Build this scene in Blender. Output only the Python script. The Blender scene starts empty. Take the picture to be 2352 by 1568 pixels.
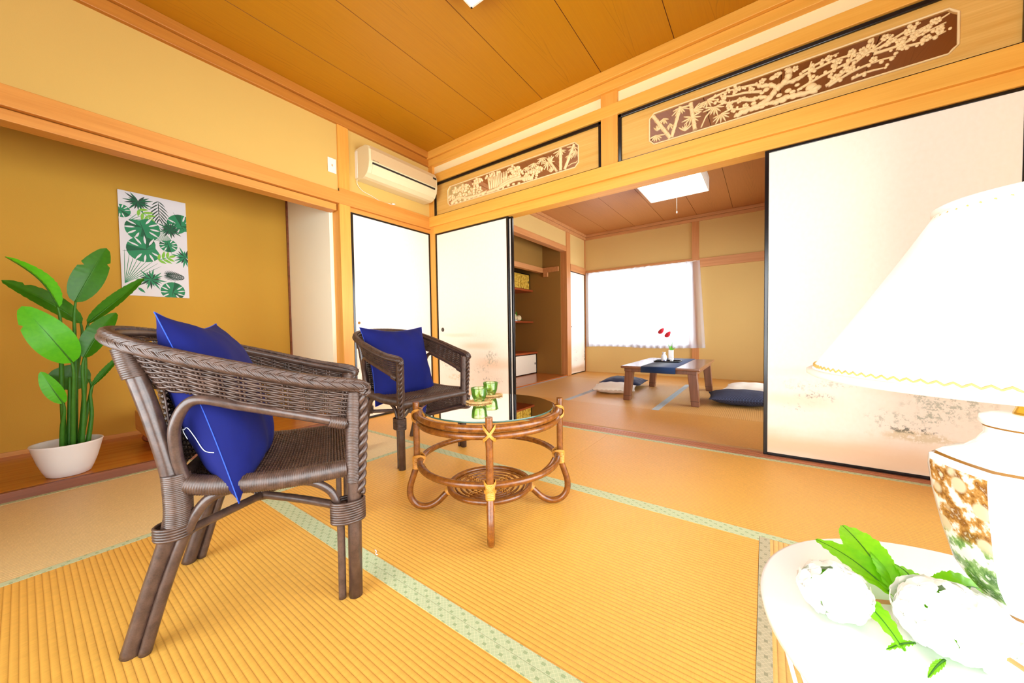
import bpy, bmesh, math, random
from mathutils import Vector, Matrix
PI = math.pi
C = bpy.context.scene.collection
V = Vector

# ------------------------------------------------------------------ mesh builder
def cr(pts, n=8, closed=False):
    """Catmull-Rom through pts, n samples per span."""
    P = [V(p) for p in pts]; out = []; N = len(P)
    spans = N if closed else N - 1
    for i in range(spans):
        if closed: a, b, c, d = P[(i-1) % N], P[i], P[(i+1) % N], P[(i+2) % N]
        else: a, b, c, d = P[max(i-1, 0)], P[i], P[i+1], P[min(i+2, N-1)]
        for k in range(n):
            t = k / n
            out.append(0.5*((2*b) + (c-a)*t + (2*a-5*b+4*c-d)*t*t + (3*b-a-3*c+d)*t**3))
    if not closed: out.append(P[-1].copy())
    return out

def resample(path, step, closed=False):
    P = [V(p) for p in path]
    if closed: P = P + [P[0]]
    L = [0.0]
    for a, b in zip(P, P[1:]): L.append(L[-1] + (b-a).length)
    n = max(2, int(round(L[-1]/step))); out = []; j = 0
    for i in range(n + (0 if closed else 1)):
        s = L[-1]*i/n
        while j < len(P)-2 and L[j+1] < s: j += 1
        d = L[j+1]-L[j]
        out.append(P[j].lerp(P[j+1], (s-L[j])/d if d > 1e-9 else 0))
    return out

class MB:
    def __init__(s): s.v = []; s.f = []; s.m = []; s.s = []
    def add(s, verts, faces, mi=0, smooth=True):
        o = len(s.v); s.v.extend([tuple(p) for p in verts])
        for f in faces:
            s.f.append(tuple(o+i for i in f)); s.m.append(mi); s.s.append(smooth)
        return s
    def box(s, x0, y0, z0, x1, y1, z1, mi=0):
        v = [(x0,y0,z0),(x1,y0,z0),(x1,y1,z0),(x0,y1,z0),(x0,y0,z1),(x1,y0,z1),(x1,y1,z1),(x0,y1,z1)]
        return s.add(v, [(0,3,2,1),(4,5,6,7),(0,1,5,4),(1,2,6,5),(2,3,7,6),(3,0,4,7)], mi, False)
    def tube(s, path, r, n=8, closed=False, mi=0, cap=True, flat=1.0):
        P = [V(p) for p in path]; N = len(P)
        if N < 2: return s
        R = r if isinstance(r, (list, tuple)) else [r]*N
        T = []
        for i in range(N):
            a = P[(i-1) % N] if (closed or i > 0) else P[i]
            b = P[(i+1) % N] if (closed or i < N-1) else P[i]
            t = b-a
            T.append(t.normalized() if t.length > 1e-9 else V((0,0,1)))
        up = V((0,0,1)) if abs(T[0].z) < .9 else V((1,0,0))
        nrm = (up - T[0]*up.dot(T[0])).normalized()
        verts = []
        for i in range(N):
            nrm = (nrm - T[i]*nrm.dot(T[i]))
            nrm = nrm.normalized() if nrm.length > 1e-6 else V((1,0,0))
            b = T[i].cross(nrm)
            for k in range(n):
                a = 2*PI*k/n
                verts.append(P[i] + (nrm*math.cos(a) + b*math.sin(a)*flat)*R[i])
        faces = []
        for i in range(N if closed else N-1):
            j = (i+1) % N
            for k in range(n):
                l = (k+1) % n
                faces.append((i*n+k, i*n+l, j*n+l, j*n+k))
        s.add(verts, faces, mi, True)
        if cap and not closed:
            o = len(s.v)-N*n
            s.f.append(tuple(o+k for k in reversed(range(n)))); s.m.append(mi); s.s.append(False)
            s.f.append(tuple(o+(N-1)*n+k for k in range(n))); s.m.append(mi); s.s.append(False)
        return s
    def wrap(s, path, r, pitch=.0042, n=10, mi=0, bump=.0013):
        """a pole bound round and round with thin cane"""
        P = resample(path, pitch/4)
        return s.tube(P, [r + bump*abs(math.sin(PI*i/4)) for i in range(len(P))], n, False, mi)
    def lathe(s, prof, c=(0,0,0), n=32, mi=0, rf=None):
        vs = []
        for (r, z) in prof:
            for k in range(n):
                a = 2*PI*k/n; q = r*(rf(a, z) if rf else 1)
                vs.append((c[0]+q*math.cos(a), c[1]+q*math.sin(a), c[2]+z))
        fs = [(i*n+k, i*n+(k+1) % n, (i+1)*n+(k+1) % n, (i+1)*n+k) for i in range(len(prof)-1) for k in range(n)]
        return s.add(vs, fs, mi, True)
    def grid(s, fn, nu, nv, mi=0, cu=False):
        vs = [fn(i/nu, j/nv) for j in range(nv+1) for i in range(nu if cu else nu+1)]
        w = nu if cu else nu+1
        fs = [(j*w+i, j*w+(i+1) % w, (j+1)*w+(i+1) % w, (j+1)*w+i) for j in range(nv) for i in range(nu)]
        return s.add(vs, fs, mi, True)
    def ball(s, c, r, n=8, m=6, mi=0, sc=(1,1,1)):
        return s.grid(lambda u, v: (c[0]+r*sc[0]*math.sin(PI*v)*math.cos(2*PI*u), c[1]+r*sc[1]*math.sin(PI*v)*math.sin(2*PI*u), c[2]-r*sc[2]*math.cos(PI*v)), n, m, mi, True)
    def extrude(s, pts, fn, d0, d1, mi=0, smooth=False):
        """closed outline pts (2D) extruded; fn(p, d) -> 3D"""
        n = len(pts)
        vs = [fn(p, d0) for p in pts] + [fn(p, d1) for p in pts]
        fs = [(i, (i+1) % n, n+(i+1) % n, n+i) for i in range(n)]
        s.add(vs, fs, mi, smooth)
        o = len(s.v)-2*n
        s.f.append(tuple(o+i for i in reversed(range(n)))); s.m.append(mi); s.s.append(False)
        s.f.append(tuple(o+n+i for i in range(n))); s.m.append(mi); s.s.append(False)
        return s
    def build(s, name, mats, parent=None, bevel=0, norm=True):
        me = bpy.data.meshes.new(name)
        me.from_pydata(s.v, [], s.f)
        for m in (mats if isinstance(mats, (list, tuple)) else [mats]): me.materials.append(m)
        me.polygons.foreach_set('material_index', s.m)
        me.polygons.foreach_set('use_smooth', s.s)
        if norm and len(s.f) < 60000:
            b = bmesh.new(); b.from_mesh(me); bmesh.ops.recalc_face_normals(b, faces=b.faces); b.to_mesh(me); b.free()
        me.update()
        o = bpy.data.objects.new(name, me); C.objects.link(o)
        if parent is not None: o.parent = parent
        if bevel:
            m = o.modifiers.new('bevel', 'BEVEL'); m.width = bevel; m.segments = 2; m.limit_method = 'ANGLE'; m.angle_limit = .7
            m.harden_normals = False
        return o

def tag(o, label=None, cat=None, group=None, kind=None):
    if label: o['label'] = label
    if cat: o['category'] = cat
    if group: o['group'] = group
    if kind: o['kind'] = kind
    return o
def thing(name, label, cat, loc=(0,0,0), rz=0, group=None):
    o = bpy.data.objects.new(name, None); C.objects.link(o)
    o.location = loc; o.rotation_euler = (0, 0, rz); o.empty_display_size = .05
    return tag(o, label, cat, group)
def struct(name, mb, mat, label=None, cat=None, bevel=0):
    o = mb.build(name, mat, bevel=bevel); return tag(o, label, cat, kind='structure')
def dup(root, loc, rz, label=None):
    r = root.copy(); C.objects.link(r); r.location = loc; r.rotation_euler = (0, 0, rz)
    if label: r['label'] = label
    for ch in list(root.children):
        c = ch.copy(); C.objects.link(c); c.parent = r
        for g in list(ch.children):
            d = g.copy(); C.objects.link(d); d.parent = c
    return r

# ------------------------------------------------------------------ materials
def lin(h):
    if isinstance(h, str):
        h = h.lstrip('#'); c = [int(h[i:i+2], 16)/255 for i in (0, 2, 4)]
        return tuple(x/12.92 if x <= .04045 else ((x+.055)/1.055)**2.4 for x in c)
    return tuple(h)
class NT:
    def __init__(s, name):
        s.mat = bpy.data.materials.new(name); s.mat.use_nodes = True
        s.t = s.mat.node_tree; s.t.nodes.clear()
        s.out = s.t.nodes.new('ShaderNodeOutputMaterial')
        s._tc = None
    def n(s, typ, **kw):
        nd = s.t.nodes.new(typ)
        for k, v in kw.items(): setattr(nd, k, v)
        return nd
    def set(s, sock, v):
        if v is None: return
        if isinstance(v, bpy.types.NodeSocket): s.t.links.new(v, sock)
        elif isinstance(v, (tuple, list)) and len(v) == 3 and sock.type == 'RGBA': sock.default_value = (*v, 1)
        else: sock.default_value = v
    def obj(s):
        if not s._tc: s._tc = s.n('ShaderNodeTexCoord')
        return s._tc.outputs['Object']
    def xyz(s, vec=None):
        nd = s.n('ShaderNodeSeparateXYZ'); s.set(nd.inputs[0], vec or s.obj()); return nd.outputs
    def comb(s, x, y, z):
        nd = s.n('ShaderNodeCombineXYZ')
        for i, q in enumerate((x, y, z)): s.set(nd.inputs[i], q)
        return nd.outputs[0]
    def m(s, op, a, b=None, c=None, clamp=False):
        nd = s.n('ShaderNodeMath', operation=op); nd.use_clamp = clamp
        for i, q in enumerate((a, b, c)):
            if q is not None: s.set(nd.inputs[i], q)
        return nd.outputs[0]
    def scale(s, vec, sc, loc=(0,0,0), rot=(0,0,0)):
        nd = s.n('ShaderNodeMapping'); s.set(nd.inputs[0], vec)
        nd.inputs[1].default_value = loc; nd.inputs[2].default_value = rot; nd.inputs[3].default_value = sc
        return nd.outputs[0]
    def noise(s, vec, sc=5, det=3, rough=.5, dist=0):
        nd = s.n('ShaderNodeTexNoise'); s.set(nd.inputs['Vector'], vec)
        nd.inputs['Scale'].default_value = sc; nd.inputs['Detail'].default_value = det
        nd.inputs['Roughness'].default_value = rough; nd.inputs['Distortion'].default_value = dist
        return nd.outputs[0]
    def vor(s, vec, sc=5, out='Distance', feature='F1'):
        nd = s.n('ShaderNodeTexVoronoi', feature=feature); s.set(nd.inputs['Vector'], vec); nd.inputs['Scale'].default_value = sc
        return nd.outputs[out]
    def ramp(s, fac, stops, interp='LINEAR'):
        nd = s.n('ShaderNodeValToRGB'); s.set(nd.inputs[0], fac); e = nd.color_ramp; e.interpolation = interp
        while len(e.elements) < len(stops): e.elements.new(.5)
        for el, (p, c) in zip(e.elements, stops):
            el.position = p; c = lin(c) if not isinstance(c, (int, float)) else (c, c, c)
            el.color = (*c, 1)
        return nd.outputs[0]
    def smooth(s, x, a, b):
        nd = s.n('ShaderNodeMapRange', interpolation_type='SMOOTHSTEP'); s.set(nd.inputs[0], x)
        nd.inputs[1].default_value = a; nd.inputs[2].default_value = b; return nd.outputs[0]
    def mix(s, f, a, b, mode='MIX'):
        nd = s.n('ShaderNodeMix', data_type='RGBA', blend_type=mode)
        s.set(nd.inputs[0], f); s.set(nd.inputs[6], a); s.set(nd.inputs[7], b); return nd.outputs[2]
    def bump(s, h, st=.3, d=.002):
        nd = s.n('ShaderNodeBump'); s.set(nd.inputs['Height'], h); nd.inputs['Strength'].default_value = st; nd.inputs['Distance'].default_value = d
        return nd.outputs[0]
    def pbr(s, col, rough=.6, normal=None, **kw):
        p = s.n('ShaderNodeBsdfPrincipled')
        s.set(p.inputs['Base Color'], col); s.set(p.inputs['Roughness'], rough)
        if normal is not None: s.set(p.inputs['Normal'], normal)
        for k, v in kw.items(): s.set(p.inputs[k.replace('_', ' ')], v)
        s.t.links.new(p.outputs[0], s.out.inputs[0]); return p
    def done(s, sh=None):
        if sh is not None: s.t.links.new(sh, s.out.inputs[0])
        return s.mat

def plain(name, col, rough=.5, var=.06, nsc=30, **kw):
    t = NT(name); n = t.noise(t.obj(), nsc, 3)
    c = lin(col); a = tuple(x*(1-var) for x in c); b = tuple(min(1, x*(1+var)) for x in c)
    t.pbr(t.mix(n, a, b), rough, **kw); return t.done()
def wood(name, c1, c2, axis=0, rough=.45, sc=1.0, bump=.05, spec=.4):
    t = NT(name); k = [26*sc]*3; k[axis] = 1.1*sc
    n1 = t.noise(t.scale(t.obj(), tuple(k)), 1.0, 4, .55, .4)
    k2 = [160*sc]*3; k2[axis] = 5*sc
    n2 = t.noise(t.scale(t.obj(), tuple(k2)), 1.0, 2, .5)
    f = t.m('ADD', t.m('MULTIPLY', n1, .75), t.m('MULTIPLY', n2, .3))
    col = t.ramp(f, [(.35, c1), (.68, c2)])
    t.pbr(col, rough, t.bump(f, bump, .002), Specular_IOR_Level=spec); return t.done()
M = {}
M['trim_x'] = wood('light cedar along x', '#e0a03e', '#ecb24e', 0)
M['trim_y'] = wood('light cedar along y', '#c68234', '#d69443', 1)
M['trim_z'] = wood('light cedar upright', '#d8943a', '#e6a64a', 2)
M['n_x'] = wood('next room cedar along x', '#bd7d48', '#cf935c', 0)
M['n_y'] = wood('next room cedar along y', '#bd7d48', '#cf935c', 1)
M['n_z'] = wood('next room cedar upright', '#b9773f', '#ca8c52', 2)
M['mould'] = wood('shade-toned cedar moulding', '#ad6a22', '#bd7c2e', 1)  # same cedar, darkened: the weaker light up here is put into the colour
M['dark_wood'] = wood('dark stained sill wood', '#6d3a22', '#8d5234', 1, .4)
M['toko_floor'] = wood('polished alcove board', '#ad6216', '#c27a24', 1, .22)
M['red_wood'] = wood('red brown shelf wood', '#8d3c1a', '#ab5326', 1, .4)
M['go_wood'] = wood('pale kaya wood', '#d19a58', '#e7b878', 0, .4)
M['go_leg'] = wood('reddish turned wood', '#8e452a', '#b1613c', 2, .35)
M['table2'] = wood('walnut low table', '#6e4630', '#8a5c42', 1, .22, spec=.6)
M['table2_leg'] = wood('walnut table leg', '#6a422c', '#875940', 2, .28)
M['lacquer'] = plain('black lacquer', '#120f10', .18, .02)
M['white_plastic'] = plain('white plastic', '#ece6d8', .4, .02)
M['ac_body'] = plain('cream plastic', '#d8cca2', .42, .02)
M['ac_front'] = plain('beige plastic panel', '#c9ae82', .5, .03)
M['dark'] = plain('dark slot', '#1d1712', .6, .02)
M['brass'] = plain('aged brass', '#a5763a', .3, .1, 60, Metallic=.85)
M['gold'] = plain('gold metal', '#d9a638', .28, .05, 60, Metallic=.9)
M['steel'] = plain('dark ring metal', '#5c5852', .3, .1, 60, Metallic=.8)
M['white_paint'] = plain('white painted metal', '#fcfcfb', .35, .005)
M['porcelain'] = plain('white glazed porcelain', '#f4f2ee', .12, .01)
M['shade'] = None

def plaster(name, c, var=.05):
    t = NT(name); n = t.noise(t.obj(), 260, 3, .6); n2 = t.noise(t.obj(), 3, 3)
    c = lin(c); f = t.m('ADD', t.m('MULTIPLY', n, .5), t.m('MULTIPLY', n2, .5))
    t.pbr(t.mix(f, tuple(x*(1-var) for x in c), tuple(x*(1+var) for x in c)), .95, t.bump(n, .25, .001), Specular_IOR_Level=.1)
    return t.done()
M['wall1'] = plaster('sand plaster', '#cfac60')
M['wall_strip'] = plaster('pale sand plaster', '#f3e4b0')
M['wall2'] = plaster('ochre sand plaster', '#d2b272')
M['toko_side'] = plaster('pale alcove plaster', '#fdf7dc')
M['toko_wall'] = plaster('shade-toned alcove plaster', '#c99a3e')  # plaster of the wall above, with the alcove's shade put into its colour

def ceiling_mat(name, c1, c2, pitch, x0):
    t = NT(name); X = t.xyz()
    u = t.m('SUBTRACT', t.m('FRACT', t.m('DIVIDE', t.m('SUBTRACT', X[0], x0), pitch)), .5)
    cell = t.m('FLOOR', t.m('DIVIDE', t.m('SUBTRACT', X[0], x0), pitch))
    wob = t.noise(t.comb(t.m('MULTIPLY', X[0], 5), t.m('MULTIPLY', X[1], .9), t.m('MULTIPLY', cell, 3.7)), 1.3, 2)
    a = t.m('ABSOLUTE', t.m('ADD', u, t.m('MULTIPLY', t.m('SUBTRACT', wob, .5), .18)))
    ring = t.m('FRACT', t.m('ADD', t.m('ADD', t.m('MULTIPLY', a, 16), t.m('MULTIPLY', X[1], 3.2)), t.m('MULTIPLY', wob, 3)))
    line = t.m('MULTIPLY', t.smooth(ring, .78, .98), t.smooth(a, .16, .02))
    fine = t.noise(t.scale(t.obj(), (120, 4, 1)), 1, 3, .6)
    col = t.mix(fine, lin(c1), lin(c2))
    col = t.mix(t.m('MULTIPLY', line, .32), col, tuple(x*.45 for x in lin(c1)))
    t.pbr(col, .42, t.bump(fine, .05, .001), Specular_IOR_Level=.35); return t.done()
M['ceil1'] = ceiling_mat('cedar ceiling boards', '#ae740a', '#bd8312', .4855, -2.905)
M['ceil2'] = ceiling_mat('pinkish ceiling boards', '#ad7038', '#bd7f46', .4576, -2.663)

def tatami(name, c, axis):
    """ridges run along `axis`; fine rush strokes across them"""
    t = NT(name); X = t.xyz(); al, ac = (X[0], X[1]) if axis == 0 else (X[1], X[0])
    ph = t.m('FRACT', t.m('DIVIDE', ac, .0140))
    hump = t.m('SQRT', t.m('SINE', t.m('MULTIPLY', ph, PI)), clamp=True)
    row = t.m('FLOOR', t.m('DIVIDE', ac, .0140))
    st = t.noise(t.comb(t.m('MULTIPLY', al, 480), t.m('MULTIPLY', ac, 55), t.m('MULTIPLY', row, 7.3)), 1, 2)
    big = t.noise(t.obj(), 2.2, 3)
    blot = t.noise(t.comb(t.m('MULTIPLY', al, 60), t.m('MULTIPLY', row, 1.37), 0), 1, 2)
    c = lin(c)
    f = t.m('ADD', t.m('MULTIPLY', st, .55), t.m('ADD', t.m('MULTIPLY', blot, .35), t.m('MULTIPLY', big, .2)))
    col = t.mix(f, tuple(x*.66 for x in c), tuple(min(1, x*1.28) for x in c))
    col = t.mix(t.m('MULTIPLY', t.smooth(hump, .85, .15), .8), col, (c[0]*.68, c[1]*.56, c[2]*.42))  # shade in the grooves between ridges, painted as darker colour
    h = t.m('ADD', hump, t.m('MULTIPLY', st, .25))
    t.pbr(col, .42, t.bump(h, .42, .0020), Specular_IOR_Level=.5); return t.done()
M['tat_x'] = tatami('tatami rush facing x', '#e3ab4c', 0)
M['tat_y'] = tatami('tatami rush facing y', '#dcaf62', 1)
M['tat_sheen'] = tatami('sheen-toned tatami rush', '#e4c88e', 1)  # sheen of rush seen along its grain, painted as a paler colour
M['tat2_x'] = tatami('back room rush x', '#cd9448', 0)
M['tat2_y'] = tatami('back room rush y', '#d2a05c', 1)

def heri(name, base, line, sq, axis):
    t = NT(name); X = t.xyz(); al, ac = (X[0], X[1]) if axis == 0 else (X[1], X[0])
    a = t.m('DIVIDE', al, .0125); b = t.m('DIVIDE', ac, .0125)
    p = t.m('FRACT', t.m('ADD', a, b)); q = t.m('FRACT', t.m('SUBTRACT', a, b))
    def edge(x): return t.m('MINIMUM', x, t.m('SUBTRACT', 1, x))
    net = t.smooth(t.m('MINIMUM', edge(p), edge(q)), .07, .02)
    fa = t.m('FRACT', t.m('ADD', t.m('MULTIPLY', a, .25), t.m('MULTIPLY', t.m('FLOOR', b), .37))); fb = t.m('FRACT', b)
    s1 = t.m('MULTIPLY', t.m('LESS_THAN', t.m('ABSOLUTE', t.m('SUBTRACT', fa, .5)), .10), t.m('LESS_THAN', t.m('ABSOLUTE', t.m('SUBTRACT', fb, .5)), .3))
    thr = t.noise(t.obj(), 900, 2)
    col = t.mix(t.m('MULTIPLY', thr, .5), lin(base), lin(line))
    col = t.mix(t.m('MULTIPLY', net, .7), col, lin(line)); col = t.mix(t.m('MULTIPLY', s1, .6), col, lin(sq))
    t.pbr(col, .75, t.bump(thr, .2, .0006)); return t.done()
M['heri_x'] = heri('green brocade border x', '#a9b98d', '#dcd9b0', '#7c9160', 0)
M['heri_y'] = heri('grey brocade border y', '#a39a7c', '#d2c5a0', '#7d7c5c', 1)
M['heri2'] = plain('blue grey border', '#a9b2b6', .7, .05)
M['heri2b'] = plain('straw border', '#b58a50', .7, .05)

def fusuma_mat(name, W, clumps, mists):
    """cream paper, printed with ochre mist bands and grey-green trees. local x = width, z = height"""
    t = NT(name); P = t.obj(); X = t.xyz()
    fib = t.noise(t.scale(P, (60, 1, 40)), 1, 3)
    col = t.mix(fib, lin('#f3e7d6'), lin('#f9efe2'))
    low = t.noise(t.scale(P, (3.2, 1, 9)), 1, 3)
    for (z0, hz, amt, c, x0, hx) in mists:
        d = t.m('ABSOLUTE', t.m('DIVIDE', t.m('SUBTRACT', t.m('ADD', X[2], t.m('MULTIPLY', t.m('SUBTRACT', low, .5), hz*.9)), z0), hz))
        k = t.smooth(d, 1, .1)
        if hx: k = t.m('MULTIPLY', k, t.smooth(t.m('ABSOLUTE', t.m('DIVIDE', t.m('SUBTRACT', X[0], x0), hx)), 1, .2))
        col = t.mix(t.m('MULTIPLY', k, amt), col, lin(c))
    n1 = t.noise(P, 55, 5, .7); n2 = t.noise(P, 16, 4, .6)
    for (x0, z0, rx, rz, c, amt, thr) in clumps:
        dx = t.m('DIVIDE', t.m('SUBTRACT', X[0], x0), rx); dz = t.m('DIVIDE', t.m('SUBTRACT', X[2], z0), rz)
        d = t.m('SQRT', t.m('ADD', t.m('MULTIPLY', dx, dx), t.m('MULTIPLY', dz, dz)))
        d = t.m('ADD', d, t.m('MULTIPLY', t.m('SUBTRACT', n2, .5), 1.6))
        k = t.m('MULTIPLY', t.smooth(d, 1, .35), t.smooth(n1, thr, thr+.12))
        col = t.mix(t.m('MULTIPLY', k, amt), col, lin(c))
    t.pbr(col, .8, t.bump(fib, .05, .0005), Specular_IOR_Level=.2); return t.done()
GR, DK, OC, OL = '#8f9a84', '#5b5c54', '#e8bf92', '#c7b070'
M['fusR'] = fusuma_mat('painted paper right', .91,
    [(.70,.36,.16,.12,GR,.6,.47),(.56,.28,.14,.07,GR,.5,.5),(.62,.20,.2,.035,OL,.5,.38),(.60,.235,.15,.022,DK,.8,.5),(.17,.42,.1,.05,GR,.5,.5),(.24,.36,.12,.035,DK,.6,.52),(.3,.44,.12,.03,GR,.5,.48),(.16,.3,.1,.03,DK,.5,.54)],
    [(.07,.12,.75,OC,0,0),(.34,.06,.35,OC,.15,.25),(.43,.05,.3,'#efcfb0',.7,.4),(.5,.04,.3,'#f0d4b8',.3,.4)])
M['fusL'] = fusuma_mat('painted paper left', .93,
    [(.72,.50,.1,.09,GR,.6,.46),(.6,.4,.14,.06,GR,.5,.5),(.12,.45,.1,.06,GR,.6,.5),(.16,.4,.12,.04,DK,.6,.52),(.7,.3,.16,.05,DK,.5,.52),(.3,.3,.2,.04,OL,.5,.45)],
    [(.09,.14,.75,OC,0,0),(.62,.05,.45,OC,.55,.3),(.45,.07,.4,OC,.8,.35),(.72,.03,.3,OC,.3,.3)])
M['fusA'] = fusuma_mat('painted paper closet', .86,
    [(.1,.47,.1,.06,GR,.6,.5),(.14,.36,.14,.04,DK,.6,.5),(.2,.33,.18,.05,OL,.6,.42),(.6,.4,.14,.1,GR,.5,.48)],
    [(.09,.14,.75,OC,0,0),(.42,.06,.4,OC,.4,.4)])
M['fusC'] = fusuma_mat('painted paper far closet', .8,
    [(.62,.24,.14,.14,OL,.8,.42),(.6,.3,.12,.12,GR,.7,.46),(.2,.42,.16,.08,GR,.5,.5),(.2,.25,.12,.05,DK,.4,.5)],
    [(.07,.1,.7,'#c99a66',0,0)])

def wicker(name, c1, c2, rough=.32):
    t = NT(name); n = t.noise(t.obj(), 40, 4, .6); n2 = t.noise(t.obj(), 350, 2)
    f = t.m('ADD', t.m('MULTIPLY', n, .7), t.m('MULTIPLY', n2, .3))
    t.pbr(t.ramp(f, [(.32, c1), (.7, c2)]), rough, t.bump(n2, .15, .0008), Specular_IOR_Level=.55); return t.done()
M['wicker'] = wicker('brown woven cane', '#2b1c15', '#5a4236', .36)
M['pole'] = wicker('brown rattan pole', '#2f201b', '#5a4338', .28)
M['rattan'] = wicker('amber rattan pole', '#552a0d', '#925418', .25)
M['binding'] = wicker('golden cane binding', '#b36f1c', '#d99a3c', .4)

def cloth(name, c, c2, sc=900, rough=.85, sheen=.2):
    t = NT(name); n = t.noise(t.obj(), sc, 2); b = t.noise(t.obj(), 9, 4)
    t.pbr(t.mix(t.m('ADD', t.m('MULTIPLY', n, .5), t.m('MULTIPLY', b, .5)), lin(c), lin(c2)), rough, t.bump(b, .35, .01), Sheen_Weight=sheen, Specular_IOR_Level=.25)
    return t.done()
M['blue'] = cloth('royal blue cotton', '#040a3c', '#081468', sheen=.0)
M['thread'] = plain('white thread', '#e9eefc', .7, .02)
M['seam'] = plain('bright blue seam', '#1a46b4', .7, .05)
M['navy'] = cloth('navy cotton', '#141b3c', '#28345e')
M['runner'] = cloth('navy runner cloth', '#0c2148', '#17365f')
M['offwhite'] = cloth('off white cotton', '#e0d6c6', '#efe8dc')
t = NT('quilted navy cotton'); X = t.xyz()
a = t.m('FRACT', t.m('MULTIPLY', t.m('ADD', X[0], X[1]), 44)); b = t.m('FRACT', t.m('MULTIPLY', t.m('SUBTRACT', X[0], X[1]), 44))
e = t.m('MINIMUM', t.m('MINIMUM', a, t.m('SUBTRACT', 1, a)), t.m('MINIMUM', b, t.m('SUBTRACT', 1, b)))
k = t.smooth(e, .02, .22)
t.pbr(t.mix(k, lin('#171c30'), lin('#343a56')), .85, t.bump(k, .5, .004)); M['quilt'] = t.done()

def glass_mat(name, tint, gl=(1,1,1), edge=None, diffuse=None, dw=0, ior=1.5):
    """clear glass: tinted see-through, reflecting by Fresnel"""
    t = NT(name); fr = t.n('ShaderNodeFresnel'); fr.inputs[0].default_value = ior
    tr = t.n('ShaderNodeBsdfTransparent'); tr.inputs[0].default_value = (*tint, 1)
    gs = t.n('ShaderNodeBsdfGlossy'); gs.inputs['Roughness'].default_value = .01; gs.inputs[0].default_value = (*gl, 1)
    mx = t.n('ShaderNodeMixShader'); t.set(mx.inputs[0], fr.outputs[0])
    t.t.links.new(tr.outputs[0], mx.inputs[1]); t.t.links.new(gs.outputs[0], mx.inputs[2]); sh = mx.outputs[0]
    if dw:
        df = t.n('ShaderNodeBsdfTranslucent'); df.inputs[0].default_value = (*diffuse, 1)
        m2 = t.n('ShaderNodeMixShader'); m2.inputs[0].default_value = dw
        t.t.links.new(sh, m2.inputs[1]); t.t.links.new(df.outputs[0], m2.inputs[2]); sh = m2.outputs[0]
    return t.done(sh)
M['table_glass'] = glass_mat('clear table glass', (.95, .98, .96), ior=1.28)
M['glass_edge'] = plain('green glass edge', '#3f5a4c', .15, .02)
M['pane'] = glass_mat('window pane', (.97, .98, .98))
M['cup'] = glass_mat('green tinted glass', (.84, .98, .68), (1,1,1), None, (.35, .85, .12), .08)

def translucent(name, c, mixf=.5, rough=.8, nsc=0):
    t = NT(name); d = t.n('ShaderNodeBsdfDiffuse'); r = t.n('ShaderNodeBsdfTranslucent'); m = t.n('ShaderNodeMixShader')
    col = lin(c)
    if nsc:
        n = t.noise(t.obj(), nsc, 2); cc = t.mix(n, tuple(x*.92 for x in col), col)
    else: cc = col
    t.set(d.inputs[0], cc); t.set(r.inputs[0], cc); m.inputs[0].default_value = mixf
    t.t.links.new(d.outputs[0], m.inputs[1]); t.t.links.new(r.outputs[0], m.inputs[2]); return t.done(m.outputs[0])
M['curtain'] = translucent('white lace', '#f4f6fe', .72, nsc=300)
M['shade'] = translucent('white pleated fabric', '#fbf8f2', .3)
M['petal'] = translucent('white petal', '#fbfaf6', .2)
def leafmat(name, c1, c2, rough=.4, vein=60):
    t = NT(name); n = t.noise(t.obj(), vein, 3)
    p = t.pbr(t.mix(n, lin(c1), lin(c2)), rough, t.bump(n, .1, .002), Specular_IOR_Level=.45)
    r = t.n('ShaderNodeBsdfTranslucent'); t.set(r.inputs[0], tuple(min(1, x*1.5) for x in lin(c2)))
    m = t.n('ShaderNodeMixShader'); m.inputs[0].default_value = .25
    t.t.links.new(p.outputs[0], m.inputs[1]); t.t.links.new(r.outputs[0], m.inputs[2]); return t.done(m.outputs[0])
M['leaf'] = leafmat('banana leaf green', '#3aa808', '#68cc1c')
M['leaf_dark'] = leafmat('shade-toned banana leaf green', '#245f0a', '#428a14')  # darker copy of the leaf green, shade on the less lit blades painted in
M['stalk'] = leafmat('leaf stalk green', '#2d6b14', '#4f8f28', .5)
M['hleaf'] = leafmat('fresh hydrangea leaf', '#58b000', '#8fd60c', .5, 120)
M['twig'] = plain('tan twig', '#b98a4e', .7, .1)
M['pot'] = plain('white ribbed pot', '#e9e5e2', .5, .03, 8)
M['straw'] = wicker('pale straw', '#d9a860', '#f0cf94', .7)
M['frame_al'] = plain('bronze window frame', '#6b5844', .4, .05)
def emit(name, c, s):
    t = NT(name); e = t.n('ShaderNodeEmission'); e.inputs[0].default_value = (*c, 1); e.inputs[1].default_value = s; return t.done(e.outputs[0])
M['lamp_on'] = emit('lit acrylic cover', (1, .96, .9), 5.0)
# ------------------------------------------------------------------ the setting (metres; camera stands at x=0, y=0)
XA, YB, XR, YS, ZC = -2.854, 2.535, .93, -1.1, 2.60      # alcove wall, room divider, window wall, rear wall, ceiling
X2, X2R, Y2, ZC2 = -2.65, 1.0, 6.0, 2.45                 # next room

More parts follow.
